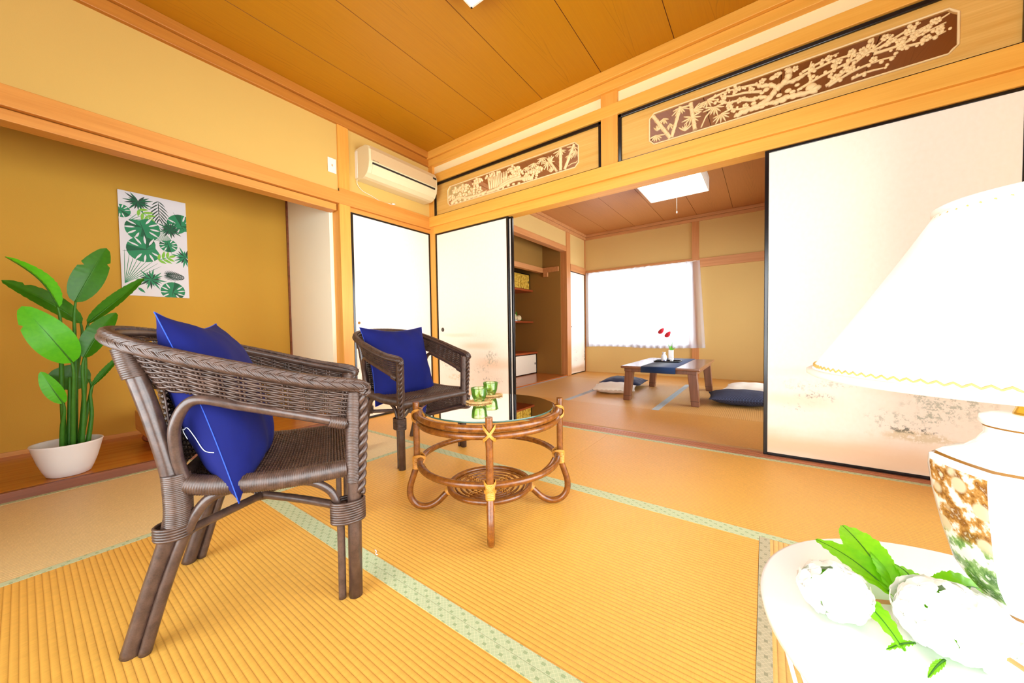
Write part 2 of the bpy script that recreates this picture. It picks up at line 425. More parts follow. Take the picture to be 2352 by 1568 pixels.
# floor: tatami mats, each with its cloth borders
b = MB(); b.box(-2.90, YS-.05, -.08, 1.05, 6.05, -.032)
floor = struct('floor', b, M['dark_wood'], 'rush tatami floor running through both rooms', 'floor')
def mat(x0, x1, y0, y1, axis, m, hm, sides=(1, 1), hw=.031):
    g = .0005
    b = MB(); b.box(x0+g, y0+g, -.03, x1-g, y1-g, 0); t = b.build('tatami_mat', m, floor)
    e = MB()
    if axis == 0:
        if sides[0]: e.box(x0+g, y0+g, -.004, x1-g, y0+hw, .0008)
        if sides[1]: e.box(x0+g, y1-hw, -.004, x1-g, y1-g, .0008)
    else:
        if sides[0]: e.box(x0+g, y0+g, -.004, x0+hw, y1-g, .0008)
        if sides[1]: e.box(x1-hw, y0+g, -.004, x1-g, y1-g, .0008)
    if e.v: e.build('cloth_border', hm, t)
tx, ty, hx, hy = M['tat_x'], M['tat_y'], M['heri_x'], M['heri_y']
mat(-2.854, -.92, 1.539, 2.487, 0, tx, hx); mat(-.92, XR, 1.539, 2.487, 0, tx, hx)
mat(-2.854, -1.895, -.40, 1.539, 1, M['tat_sheen'], hx)
mat(-1.895, -.012, .650, 1.539, 0, tx, hx); mat(-1.895, -.012, -.238, .650, 0, tx, hx)
mat(-.012, XR, -.40, 1.539, 1, ty, hy)
mat(-1.895, -.012, -1.1, -.238, 0, tx, hx); mat(-2.854, -1.895, -1.1, -.40, 1, ty, hx); mat(-.012, XR, -1.1, -.40, 1, ty, hy)
t2x, t2y, h2, h2b = M['tat2_x'], M['tat2_y'], M['heri2'], M['heri2b']
mat(X2, -1.745, 2.61, 3.43, 0, t2x, h2b, (1, 0)); mat(-1.745, .085, 2.61, 3.43, 0, t2x, h2b, (1, 0)); mat(.085, X2R, 2.61, 3.43, 0, t2x, h2b, (1, 0))
mat(X2, -1.745, 3.43, 5.2, 1, t2y, h2); mat(-1.745, -.83, 3.43, 5.2, 1, t2y, h2); mat(-.83, .085, 3.43, 5.2, 1, t2y, h2); mat(.085, X2R, 3.43, 5.2, 1, t2y, h2)
mat(X2, -.83, 5.2, Y2, 0, t2x, h2b, (0, 0)); mat(-.83, X2R, 5.2, Y2, 0, t2x, h2b, (0, 0))

# sill between the rooms, grooved
b = MB(); b.box(-2.79, 2.489, -.03, XR, 2.608, .001)
for y in (2.510, 2.533, 2.556, 2.580): b.box(-2.79, y, .001, XR, y+.010, .0035)
struct('trim_1', b, wood('reddish sill', '#a3603e', '#c07c52', 0, .35), 'reddish grooved wooden sill in the opening between the rooms', 'sill')

# ---- wall with the display alcove (x = XA)
b = MB()
b.box(XA-.12, YS, 1.925, XA, 1.56, ZC); b.box(XA-.12, 1.655, 1.955, XA, YB, ZC)      # plaster above the beam
b.box(XA-.12, YS, 0, XA, -.40, 1.83)
struct('wall_left', b, M['wall1'], 'sand coloured plaster wall above the display alcove', 'wall')
b = MB()
b.box(-3.79, -.44, -.05, -3.73, 1.60, 2.10); b.box(-3.79, -.50, -.05, XA-.02, -.40, 2.10)
struct('wall_alcove', b, M['toko_wall'], 'shade-toned plaster walls inside the display alcove', 'wall')
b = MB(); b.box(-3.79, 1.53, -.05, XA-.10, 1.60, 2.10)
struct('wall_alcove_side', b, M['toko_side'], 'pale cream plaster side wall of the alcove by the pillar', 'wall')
b = MB(); b.box(-3.79, -.44, 2.06, XA-.12, 1.60, 2.12)
struct('ceiling_alcove', b, M['dark_wood'], 'dark board ceiling inside the alcove', 'ceiling')
b = MB(); b.box(-3.73, -.40, -.05, XA-.03, 1.53, .045)
struct('floor_alcove', b, M['toko_floor'], 'polished orange board floor of the alcove', 'floor')
b = MB(); b.box(XA-.03, -.40, -.05, XA, 1.56, .0445)
struct('trim_2', b, M['dark_wood'], 'dark brown front edge of the alcove floor', 'trim', .003)
b = MB(); b.box(-3.73, -.40, .045, -3.722, 1.53, .072); b.box(-3.73, 1.522, .045, XA-.12, 1.53, .072)
struct('baseboard_alcove', b, M['trim_y'], 'thin wooden strip along the alcove wall foot', 'baseboard')
b = MB(); b.box(-3.732, 1.515, .072, -3.715, 1.532, 2.06)
struct('trim_3', b, M['dark_wood'], 'thin dark corner strip at the back of the alcove', 'trim')
b = MB(); b.box(XA-.13, 1.56, 0, XA+.014, 1.655, ZC-.06)
struct('pillar', b, M['trim_z'], 'square cedar pillar between alcove and closet door', 'pillar', .004)
b = MB(); b.box(XA-.06, YB-.005, 0, XA+.064, YB+.10, ZC-.06)
struct('pillar_corner', b, M['trim_z'], 'cedar corner pillar behind the air conditioner', 'pillar', .003)
b = MB()
b.box(XA-.09, YS, 1.826, XA+.022, 1.565, 1.925); b.box(XA-.10, YS, 1.768, XA-.004, 1.545, 1.822)
b.box(XA-.09, 1.56, 1.826, XA+.022, YB+.02, 1.953)
b.box(XA-.09, 1.655, 1.787, XA-.002, YB, 1.826)
struct('trim_4', b, M['trim_y'], 'long cedar beam across the alcove wall', 'beam', .003)
b = MB(); b.box(XA-.05, YS, 2.466, XA+.028, YB+.03, 2.535); b.box(XA-.05, YS, 2.537, XA+.05, YB+.05, ZC)
struct('trim_5', b, M['mould'], 'cedar ceiling moulding above the alcove wall', 'moulding', .003)

# ---- divider wall (y = YB): strips, beams, carved transoms, sliding doors
b = MB(); b.box(XA, YB+.02, 2.376, XR, YB+.10, ZC)
struct('wall_back', b, M['wall_strip'], 'narrow pale plaster strip above the carved transoms', 'wall')
b = MB(); b.box(XA+.02, YB-.028, 2.462, XR, YB+.10, 2.528); b.box(XA+.02, YB-.05, 2.530, XR, YB+.10, ZC)
struct('trim_6', b, M['trim_x'], 'cedar ceiling moulding above the room divider', 'moulding', .003)
b = MB(); b.box(XA+.05, YB-.006, 2.294, XR, YB+.10, 2.378)
struct('trim_7', b, M['trim_x'], 'cedar rail directly above the carved transoms', 'rail', .003)
b = MB(); b.box(XA+.02, YB-.026, 1.846, XR, YB-.0, 1.944); b.box(XA+.05, YB, 1.776, XR, YB+.10, 1.944)
b.box(XA+.05, YB+.10, 1.80, X2R, YB+.125, 1.93)
struct('trim_8', b, M['trim_x'], 'long cedar lintel beam over the sliding doors', 'beam', .002)
b = MB(); b.box(-.985, YB-.004, 1.944, -.862, YB+.10, 2.47)
struct('trim_9', b, M['trim_z'], 'short cedar post between the two carved transoms', 'post', .003)
b = MB(); b.box(.919, YB-.004, 0, 1.01, YB+.11, ZC)
struct('pillar_window', b, M['trim_z'], 'cedar pillar at the window end of the divider', 'pillar')

# ---- ceiling of the near room, boards along y with V joints
def boards(x0, x1, y0, y1, z, xs):
    b = MB(); E = [x0] + [x for x in xs if x0 < x < x1] + [x1]
    for a, c in zip(E, E[1:]):
        g = .0022
        b.add([(a+g,y0,z),(c-g,y0,z),(c-g,y1,z),(a+g,y1,z)], [(0,1,2,3)], 0, False)
        for (p, q) in ((a, a+g), (c-g, c)):
            pass
    b.box(x0, y0, z+.006, x1, y1, z+.05, 1)
    for x in E:
        b.add([(x-.0022,y0,z),(x,y0,z+.006),(x,y1,z+.006),(x-.0022,y1,z)], [(0,1,2,3)], 1, False)
        b.add([(x+.0022,y0,z),(x,y0,z+.006),(x,y1,z+.006),(x+.0022,y1,z)], [(0,1,2,3)], 1, False)
    return b
M['joint'] = plain('board joint', '#7a4312', .7, .05)
struct('ceiling', boards(XA-.05, XR+.05, YS-.05, YB+.1, ZC, [-2.905+.4855*i for i in range(9)]), [M['ceil1'], M['joint']], 'amber cedar board ceiling of the near room', 'ceiling')

# ---- window side of the near room and the rear wall (daylight enters here)
def win_wall(name, axis, at, th, lo, hi, z1, openings, m):
    """wall in the plane axis=at, thickness th outward, with openings (a0,a1,z0,z1)"""
    b = MB(); cur = lo
    def bx(a0, a1, z0, z1):
        if a1-a0 < 1e-4 or z1-z0 < 1e-4: return
        if axis == 0: b.box(min(at, at+th), a0, z0, max(at, at+th), a1, z1)
        else: b.box(a0, min(at, at+th), z0, a1, max(at, at+th), z1)
    for (a0, a1, z0, z1o) in openings:
        bx(cur, a0, -.05, z1); bx(a0, a1, -.05, z0); bx(a0, a1, z1o, z1); cur = a1
    bx(cur, hi, -.05, z1)
    return struct(name, b, m)
def window(name, axis, at, a0, a1, z0, z1, n, label):
    f = MB(); w = .035
    def bx(b, p0, p1, q0, q1, d0=-.02, d1=.02):
        if axis == 0: b.box(at+d0, p0, q0, at+d1, p1, q1)
        else: b.box(p0, at+d0, q0, p1, at+d1, q1)
    bx(f, a0, a1, z0, z0+w); bx(f, a0, a1, z1-w, z1); bx(f, a0, a0+w, z0, z1); bx(f, a1-w, a1, z0, z1)
    for i in range(1, n): c = a0+(a1-a0)*i/n; bx(f, c-w*.6, c+w*.6, z0, z1)
    root = bpy.data.objects.new(name, None); C.objects.link(root); tag(root, label, 'window', kind='structure')
    f.build('window_frame', M['frame_al'], root)
    g = MB(); bx(g, a0+w, a1-w, z0+w, z1-w, -.002, .002); g.build('glass_pane', M['pane'], root)
    # daylight: the sky seen through this opening
    ld = bpy.data.lights.new('daylight', 'AREA'); ld.shape = 'RECTANGLE'; ld.cycles.is_portal = True
    ld.size = a1-a0; ld.size_y = z1-z0
    lo = bpy.data.objects.new('daylight', ld); C.objects.link(lo)
    c = ((a0+a1)/2, (z0+z1)/2)
    if axis == 0:
        s = 1 if at > 0 else -1; lo.location = (at+.07*s, c[0], c[1]); d = V((-s, 0, 0))
    else:
        s = 1 if at > 2 else -1; lo.location = (c[0], at+.07*s, c[1]); d = V((0, -s, 0))
    lo.rotation_euler = d.to_track_quat('-Z', 'Y').to_euler()
win_wall('wall_right', 0, XR, .10, YS, YB, ZC, [(-.95, 2.25, .02, 1.80)], M['wall1'])
window('window_2', 0, XR+.05, -.95, 2.25, .02, 1.80, 4, 'wide sliding glass doors to the garden')
win_wall('wall_rear', 1, YS, -.10, XA-.12, XR+.1, ZC, [(-2.0, .75, .02, 1.80)], M['wall1'])
window('window_3', 1, YS-.05, -2.0, .75, .02, 1.80, 4, 'wide sliding glass doors behind the viewpoint')

# ---- the next room
b = MB()
b.box(X2-.12, 2.60, 2.13, X2, 5.245, ZC2); b.box(X2-.12, 5.385, 1.86, X2, Y2, ZC2); b.box(X2-.12, 2.60, 0, X2, 3.2, 2.13)
struct('wall_left_next_room', b, M['wall2'], 'ochre plaster on the alcove side of the next room', 'wall')
b = MB(); b.box(X2-.10, 2.60, 2.045, X2+.006, 5.25, 2.128)
struct('trim_10', b, M['n_y'], 'cedar beam over the next room alcove', 'beam', .003)
b = MB(); b.box(X2-.14, 5.245, 0, X2+.012, 5.385, ZC2-.05)
struct('pillar_next_room', b, M['n_z'], 'cedar pillar beside the next room alcove', 'pillar', .004)
b = MB(); b.box(X2-.08, 5.385, 1.745, X2+.018, Y2, 1.86)
struct('trim_11', b, M['n_y'], 'cedar lintel over the far closet door', 'beam', .003)
b = MB(); b.box(X2-.06, 2.60, 2.36, X2+.03, Y2, 2.405); b.box(X2-.06, 2.60, 2.407, X2+.045, Y2, ZC2)
b.box(X2, Y2-.03, 2.36, X2R, Y2+.05, 2.405); b.box(X2, Y2-.045, 2.407, X2R, Y2+.05, ZC2)
struct('trim_12', b, wood('next room moulding', '#b9804c', '#cf9660', 0, .45), 'cedar ceiling moulding round the next room', 'moulding', .003)
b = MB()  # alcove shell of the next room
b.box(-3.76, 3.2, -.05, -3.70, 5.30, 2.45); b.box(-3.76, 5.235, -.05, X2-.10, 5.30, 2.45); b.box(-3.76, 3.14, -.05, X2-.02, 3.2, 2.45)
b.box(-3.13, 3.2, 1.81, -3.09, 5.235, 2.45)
struct('wall_alcove_next_room', b, plaster('shade-toned ochre plaster', '#9a7238'), 'ochre plaster inside the next room alcove', 'wall')  # recess shade painted in by darkening the plaster colour
b = MB(); b.box(-3.76, 3.14, 2.40, X2-.1, 5.30, 2.45)
struct('ceiling_alcove_next_room', b, M['dark_wood'], 'ceiling inside the next room alcove', 'ceiling')
b = MB(); b.box(-3.70, 3.2, -.05, X2, 5.235, .018)
struct('floor_alcove_next_room', b, wood('glossy alcove floor', '#a5561f', '#b9692c', 1, .2), 'glossy orange board floor in the next room alcove', 'floor')
b = MB(); b.box(-3.15, 3.2, 1.735, -3.07, 5.235, 1.815); b.box(-3.10, 5.205, 1.735, X2-.13, 5.24, 1.815); b.box(-3.06, 5.20, 1.66, -2.98, 5.235, 1.735)
struct('trim_13', b, M['n_y'], 'cedar rail inside the next room alcove', 'rail', .003)
win_wall('wall_far', 1, Y2, .12, X2-.12, X2R+.1, ZC2, [(-2.58, -.90, .475, 1.765)], M['wall2'])
bpy.data.objects['wall_far']['label'] = 'ochre plaster wall around the curtained window'
window('window_1', 1, Y2+.06, -2.58, -.90, .475, 1.765, 2, 'bright window behind the white curtain')
b = MB(); b.box(-.905, Y2-.02, 0, -.808, Y2+.06, ZC2-.06)
struct('pillar_far', b, M['n_z'], 'cedar pillar at the right of the curtained window', 'pillar', .003)
b = MB(); b.box(X2, Y2-.022, 1.750, -.905, Y2+.05, 1.812); b.box(-.808, Y2-.022, 1.672, X2R, Y2+.05, 1.800)
struct('trim_14', b, M['n_x'], 'cedar rail over the curtained window', 'rail', .003)
b = MB(); b.box(X2-.045, Y2-.03, 0, X2+.01, Y2+.03, ZC2-.06)
struct('trim_15', b, M['n_z'], 'narrow dark corner post by the far window', 'post')
struct('ceiling_next_room', boards(X2-.1, X2R+.05, 2.61, Y2+.1, ZC2, [-2.663+.4576*i for i in range(9)]), [M['ceil2'], M['joint']], 'pinkish cedar board ceiling of the next room', 'ceiling')
win_wall('wall_right_next_room', 0, X2R, .10, 2.60, Y2, ZC2, [(3.0, 5.6, .02, 1.75)], M['wall2'])
window('window_4', 0, X2R+.05, 3.0, 5.6, .02, 1.75, 3, 'sliding glass doors at the side of the next room')
b = MB(); b.box(-2.79, YB+.10, 1.93, XR+.1, YB+.13, 1.95); b.box(X2-.1, YB+.10, 2.29, X2R, YB+.13, ZC2)
struct('wall_divider_far_side', b, M['wall2'], 'plaster above the opening, seen from the next room', 'wall')

b = MB(); b.box(XA-.75, 1.58, -.05, XA-.70, 2.66, ZC); b.box(XA-.75, 1.60, -.05, XA-.09, 1.64, ZC); b.box(XA-.75, 2.60, -.05, XA-.05, 2.66, ZC)
b.box(XA-.75, 1.60, -.06, XA-.0, 2.66, -.002); b.box(XA-.75, 1.60, 1.95, XA-.09, 2.66, 2.0)
struct('wall_closet', b, M['wall2'], 'walls of the closet behind its painted door', 'wall')
b = MB(); b.box(X2-.75, 5.29, -.05, X2-.70, Y2+.1, ZC2); b.box(X2-.75, 5.30, -.06, X2, Y2+.05, -.002); b.box(X2-.75, 5.36, 1.86, X2-.09, Y2, 1.9); b.box(X2-.75, Y2-.03, -.05, X2-.02, Y2+.05, ZC2)
struct('wall_far_closet', b, M['wall2'], 'walls of the far closet behind its painted door', 'wall')
# ---- sliding doors: black lacquer frame, painted paper, recessed pull
def fusuma(name, label, w, h, m, loc, rz, pull=None, pm='steel', pr=.022, st=.020):
    r = bpy.data.objects.new(name, None); C.objects.link(r); r.location = loc; r.rotation_euler = (0, 0, rz)
    tag(r, label, 'sliding door', kind='structure')
    f = MB(); d = .011
    f.box(0, -d, 0, st, d, h); f.box(w-st, -d, 0, w, d, h); f.box(st, -d, 0, w-st, d, st*.85); f.box(st, -d, h-st*.8, w-st, d, h)
    f.build('door_frame', M['lacquer'], r, .0025)
    p = MB(); p.box(st-.002, -d*.7, st*.8, w-st+.002, d*.7, h-st*.75); p.build('painted_panel', m, r)
    if pull:
        q = MB()
        n = 24
        q.grid(lambda u, v: (pull[0]+[pr, pr*.86, pr*.74, pr*.68, 0][int(round(v*4))]*math.cos(2*PI*u), -d*.7-[.0002, .0035, .0025, .0007, .0007][int(round(v*4))], pull[1]+[pr, pr*.86, pr*.74, pr*.68, 0][int(round(v*4))]*math.sin(2*PI*u)), n, 4, 0, True)
        q.build('door_pull', M[pm], r)
fusuma('door_1', 'painted sliding door at the left of the opening', .935, 1.772, M['fusL'], (-2.789, YB+.024, .004), 0, (.078, .778))
fusuma('door_2', 'second sliding door stacked behind the left one', .93, 1.772, M['fusL'], (-2.757, YB+.054, .004), 0)
fusuma('door_3', 'wide painted sliding door at the right of the opening', .927, 1.772, M['fusR'], (-.004, YB+.024, .004), 0, (.872, .778))
fusuma('door_4', 'sliding door stacked behind the right one', .90, 1.772, M['fusR'], (.010, YB+.058, .004), 0)
fusuma('door_5', 'closet door under the air conditioner', .87, 1.783, M['fusA'], (XA-.008, 1.662, .003), PI/2, (.05, .845), 'brass', .012)
fusuma('door_6', 'narrow painted closet door by the far window', .58, 1.742, M['fusC'], (X2-.008, 5.387, .003), PI/2, (.035, .81), 'steel', .012, .016)
# ------------------------------------------------------------------ wicker armchair (x right, y forward, z up)
def weave(S, stakes, rows, r, amp, spr=3, pair=0):
    """woven cane over the surface S(u,v): rows run along u, over and under the stakes"""
    b = MB(); nu = stakes*spr
    def at(u, v, off):
        e = 1e-3
        p = V(S(u, v)); du = V(S(min(u+e, 1), v))-V(S(max(u-e, 0), v)); dv = V(S(u, min(v+e, 1)))-V(S(u, max(v-e, 0)))
        n = du.cross(dv); n = n.normalized() if n.length > 1e-12 else V((0,0,1))
        return p + n*off
    for j in range(rows):
        v = (j+.5)/rows
        b.tube([at(i/nu, v, amp*math.sin(PI*(i/spr+.5)+PI*(j % 2))) for i in range(nu+1)], r, 4)
    for k in range(stakes+1):
        for dd in ((-1, 1) if pair else (0,)):
            u = min(max(k/stakes+dd*pair*.75, 0), 1)
            b.tube([at(u, q/6, 0) for q in range(7)], r*.85, 4)
    return b

def plait(path, out, rc=.0172, pitch=.0250, cane=.0031, adv=.070):
    """rolled plait border: bundles of four canes that meet in a herring-bone along the outer face"""
    b = MB(); P = path; N = len(P); s = [0.0]
    for a, c in zip(P, P[1:]): s.append(s[-1]+(c-a).length)
    T = [(P[min(i+1, N-1)]-P[max(i-1, 0)]).normalized() for i in range(N)]
    def at(q):
        q = min(max(q, 0), s[-1]-1e-6); i = min(int(q/s[-1]*(N-1)), N-2)
        while i > 0 and s[i] > q: i -= 1
        while i < N-2 and s[i+1] < q: i += 1
        f = (q-s[i])/max(1e-9, s[i+1]-s[i]); t = T[i].lerp(T[i+1], f); n = out[i].lerp(out[i+1], f); n = (n-t*n.dot(t)).normalized()
        return P[i].lerp(P[i+1], f), n, t.cross(n)
    b.tube(P, rc-.004, 10)
    K = int(s[-1]/pitch)
    for k in range(-2, K+1):
        for fam in (1, -1):
            for j in range(4):
                s0 = k*pitch+(pitch/2 if fam < 0 else 0)+j*.0052; pts = []
                for i in range(9):
                    q = i/8; ss = s0+adv*(1-q)
                    if not 0 <= ss <= s[-1]: continue
                    p, n, l = at(ss); a = fam*(-.28+2.1*q); r = rc+.0072*math.sin(PI*min(1, q*1.35+.03))-.0030
                    pts.append(p+n*(r*math.cos(a))+l*(r*math.sin(a)))
                if len(pts) > 3: b.tube(pts, cane, 5)
    return b
def rope(path, R, r, period, n=2):
    P = resample(path, .004); b = MB()
    for k in range(n):
        pts = []
        for i, p in enumerate(P):
            a = 2*PI*i*.004/period+2*PI*k/n; t = (P[min(i+1, len(P)-1)]-P[max(i-1, 0)]).normalized(); u = t.orthogonal().normalized(); w = t.cross(u)
            pts.append(p+u*R*math.cos(a)+w*R*math.sin(a))
        b.tube(pts, r, 7)
    return b

def make_chair(label):
    t = thing('wicker_armchair', label, 'armchair')
    W, P_ = M['wicker'], M['pole']
    half = [(.252,.272,.602),(.272,.15,.634),(.276,.02,.672),(.268,-.10,.708),(.232,-.205,.742),(.135,-.272,.764),(0,-.292,.77)]
    top = half + [(-x, y, z) for x, y, z in reversed(half[:-1])]
    lowh = [(.238,.252,.508),(.250,.15,.532),(.252,.02,.574),(.246,-.085,.616),(.208,-.160,.632),(.115,-.200,.634),(0,-.212,.634)]
    low = lowh + [(-x, y, z) for x, y, z in reversed(lowh[:-1])]
    TP, LP = cr(top, 10), cr(low, 10)
    def samp(Pp, u):
        f = u*(len(Pp)-1); i = min(int(f), len(Pp)-2); return Pp[i].lerp(Pp[i+1], f-i)
    band = lambda u, v: tuple(samp(TP, u).lerp(samp(LP, u), v))
    weave(band, 34, 17, .0033, .0034, 4, .0042).build('woven_arm_band', W, t, norm=False)
    # curved back between the rear posts
    lb = [V((.196, -.150, .632)), V((0, -.212, .634)), V((-.196, -.150, .632))]
    def back(u, v):
        x = .202*(1-2*u); c = 1-(x/.202)**2
        a = V((x, -.158-.054*c, .632)); d = V((x*.97, -.142-.03*c, .40)); return tuple(a.lerp(d, v))
    weave(back, 16, 34, .0034, .0034, 4, .004).build('woven_back_panel', W, t, norm=False)
    # plaited rim along back and arms, and a twisted cane down the front of each arm post
    rim = [(.256,.278,.585),(.254,.276,.604)] + half[1:]
    rim = rim + [(-x, y, z) for x, y, z in reversed(rim[:-1])]
    RP = resample(cr(rim, 12), .006); out = []
    for p in RP:
        rad = V((p.x, p.y-.02, 0)).normalized(); k = 1.0 if p.y < .2 else max(0, (.272-p.y)/.072)
        out.append(((rad*.93+V((0, 0, .30)))*k + V((.5*math.copysign(1, p.x), .4, .7))*(1-k)).normalized())
    for _ in range(6): out = [((out[max(i-1, 0)]+out[i]*2+out[min(i+1, len(out)-1)])/4).normalized() for i in range(len(out))]
    plait(RP, out).build('plaited_rim', W, t, norm=False)
    for s in (1, -1): rope(cr([(s*.250,.270,.300),(s*.254,.278,.42),(s*.256,.283,.53),(s*.256,.282,.590)], 8), .0062, .0068, .052).build('twisted_edge', W, t, norm=False)
    for s in (1, -1):
        m = lambda pts: [(x*s, y, z) for x, y, z in pts]
        # rear leg: main pole leaning out below, back above; thin companion pole that arches to the seat
        path = cr(m([(.192,-.242,.0),(.199,-.200,.14),(.206,-.160,.27),(.207,-.146,.35),(.205,-.152,.43),(.205,-.182,.58),(.208,-.220,.735)]), 8)
        rr = [.0195]*len(path)
        leg = MB().tube(path, rr, 12).build('leg', P_, t)
        MB().tube(cr(m([(.205,-.212,.0),(.210,-.172,.14),(.212,-.128,.27),(.214,-.085,.345),(.216,-.03,.368)]), 8), .0125, 10).build('brace', P_, leg)
        w = MB(); w.wrap(cr(m([(.208,-.140,.30),(.208,-.138,.355),(.207,-.141,.425)]), 6), .0275, .0046, 12); w.build('cane_wrapping', W, leg, norm=False); w = MB()
        for k in range(5): w.tube([(s*(.203+.030*math.cos(a)), -.150-.0+.036*math.sin(a)-.004*k*0, .272+.0065*k-.010*math.sin(a)*0) for a in [2*PI*i/20 for i in range(20)]], .0042, 5, True)
        w.build('cane_binding', W, leg, norm=False); w = MB()
        w.wrap(cr(m([(.207,-.205,.665),(.208,-.214,.70),(.208,-.222,.735)]), 4), .0215, .005, 10)
        w.build('cane_wrapping', W, leg, norm=False)
        # front leg
        leg = MB().tube(m([(.237,.250,0),(.238,.252,.2),(.240,.255,.40),(.243,.260,.60)]), .0185, 12).build('leg', P_, t)
        MB().tube(cr(m([(.232,.215,0),(.233,.216,.14),(.233,.214,.24),(.230,.196,.31),(.226,.15,.348),(.224,.10,.358)]), 8), .0105, 10).build('brace', P_, leg)
        w = MB(); w.wrap(m([(.239,.254,.335),(.240,.255,.42),(.243,.260,.595)]), .0205, .0044, 12); w.build('cane_wrapping', W, leg, norm=False); w = MB()
        for k in range(9): w.tube([(s*(.237+.0265*math.cos(a)), .236+.043*math.sin(a), .228+.0068*k) for a in [2*PI*i/22 for i in range(22)]], .0044, 5, True)
        w.build('cane_binding', W, leg, norm=False)
        # arched side rail under the arm
        arch = MB().tube(cr(m([(.212,-.122,.40),(.222,-.134,.48),(.235,-.128,.555),(.247,-.088,.606),(.252,.0,.583),(.250,.12,.545),(.242,.245,.502)]), 8), .0125, 10).build('arm_rail', P_, t)
        MB().wrap(m([(.2475,.196,.518),(.244,.236,.505)]), .0165, .006, 10).build('cane_wrapping', W, arch, norm=False)
        # wrapped side rail of the seat
        MB().wrap(cr(m([(.205,-.135,.398),(.218,-.06,.383),(.228,.08,.372),(.230,.236,.374)]), 6), .0235, .0052, 12, bump=.0018).build('seat_rail', W, t, norm=False)
        # stretchers meeting under the seat
        for q in ((.206,-.150,.268), (.234,.232,.262)):
            st = MB().tube(cr(m([q, (q[0]*.5, q[1]*.5, .262), (.008, 0, .258)]), 6), .0115, 10).build('stretcher', P_, t)
            MB().wrap(m([q, (q[0]*.87, q[1]*.87, q[2]-.001)]), .0150, .0055, 8).build('cane_wrapping', W, st, norm=False)
    k = MB(); k.wrap([(0,-.02,.258),(0,.02,.258)], .019, .006, 10); k.build('stretcher_binding', W, t, norm=False)
    # woven seat, slightly dished, with a thick rolled front
    def seat(u, v):
        x = .222*(1-2*u)*(.93+.07*v); y = -.14+.385*v
        return (x, y, .388-.012*math.sin(PI*u)*math.sin(PI*v)-.012*max(0, v-.9)*10*.6)
    weave(seat, 40, 46, .0037, .0026, 2).build('seat', W, t, norm=False)
    b = MB(); b.wrap([(.238,.254,.360),(-.238,.254,.360)], .0225, .0052, 12, bump=.0018)
    b.ball((.238,.254,.360), .0225, 10, 6, 0, (.35,1,1)); b.ball((-.238,.254,.360), .0225, 10, 6, 0, (.35,1,1))
    b.build('seat_front_roll', W, t, norm=False)
    MB().tube([(.205,-.15,.392),(-.205,-.15,.392)], .014, 10).build('seat_back_rail', P_, t)
    return t
c1 = make_chair('brown wicker armchair standing with its back to the potted plant')
c1.location = (-1.288, .430, 0); c1.rotation_euler = (0, 0, math.radians(62.7-90)); c1['group'] = 'brown wicker armchairs round the glass table'
c2 = dup(c1, (-1.870, 1.454, 0), math.radians(-92), 'brown wicker armchair in front of the painted closet door')

# ------------------------------------------------------------------ blue cushions leaning in the chairs
def pillow(w, h, T, mats, pinch=.035, seed=1, nu=28, wr=.004):
    rnd = random.Random(seed); ph = [rnd.uniform(0, 6.28) for _ in range(6)]
    def f(sg):
        def fn(u, v):
            a, c = 2*u-1, 2*v-1
            # square edge, drawn in between the corners
            x = a*(w/2)*(1-pinch*2*(1-abs(c)**1.6)*abs(a)**3); y = c*(h/2)*(1-pinch*2*(1-abs(a)**1.6)*abs(c)**3)
            k = max(0, (1-abs(a)**2.6))*max(0, (1-abs(c)**2.6))
            z = sg*T*k**.62
            z += .006*math.sin(11*a+9*c+ph[3])*k**.5*(abs(a)+abs(c))*.35*math.sin(6*c-3*a+ph[4])+wr*k*math.sin(7*a+3*c+ph[0])*math.sin(4*c-5*a+ph[1])+wr*.8*math.sin(16*a*c+ph[2])*(1-k)*k*4*.5
            return (x, y, z)
        return fn
    b = MB(); b.grid(f(1), nu+10, nu+10, 0); b.grid(f(-1), nu+10, nu+10, 0 if len(mats) == 1 else 1)
    edge = [f(1)(u, v) for u, v in [(i/nu, 0) for i in range(nu)]+[(1, i/nu) for i in range(nu)]+[(1-i/nu, 1) for i in range(nu)]+[(0, 1-i/nu) for i in range(nu)]]
    return b, [(x, y, 0) for x, y, z in edge], f
def basis(o, c, xa, ya):
    X = V(xa).normalized(); Y = V(ya); Y = (Y-X*Y.dot(X)).normalized(); Z = X.cross(Y)
    m = Matrix.Identity(4)
    for i in range(3): m[i][0], m[i][1], m[i][2], m[i][3] = X[i], Y[i], Z[i], c[i]
    return m
def chair_cushion(chair_loc, rz, dz, label, seed, thread):
    b, edge, f = pillow(.475, .495, .085, [0], .065, seed, 32)
    o = b.build('cushion', M['blue']); tag(o, label, 'cushion', 'blue cushions in the armchairs')
    # in the chair: x across (towards the chair's right), y up the back
    m = Matrix.Translation(chair_loc) @ Matrix.Rotation(rz, 4, 'Z') @ basis(None, (.018 if thread else .012, -.080+(0 if thread else .014), .572+dz), (1, -.004 if thread else .02, .03 if thread else -.005), (-.085 if thread else 0, -.29, .95))
    o.matrix_world = m
    MB().tube(edge, .0013, 5, True).build('seam_piping', M['seam'], o)
    if thread:
        # loose white thread curling over the rear face near the lower right corner
        pts = [(.236,-.110),(.222,-.098),(.210,-.062),(.202,-.036),(.192,-.032),(.180,-.036),(.170,-.034),(.164,-.044),(.168,-.062)]
        P = []
        for x, y in pts:
            u, v = min(.995, x/.475+.5), y/.495+.5; q = f(1)(u, v); P.append((q[0], q[1], q[2]+.0030))
        MB().tube(cr(P, 5), .0009, 5).build('loose_thread', M['thread'], o)
    return o
chair_cushion((-1.288, .430, 0), math.radians(62.7-90), 0, 'royal blue square cushion with a loose white thread on its seam', 3, True)
chair_cushion((-1.870, 1.454, 0), math.radians(-92), -.012, 'royal blue square cushion in the armchair by the closet door', 8, False)
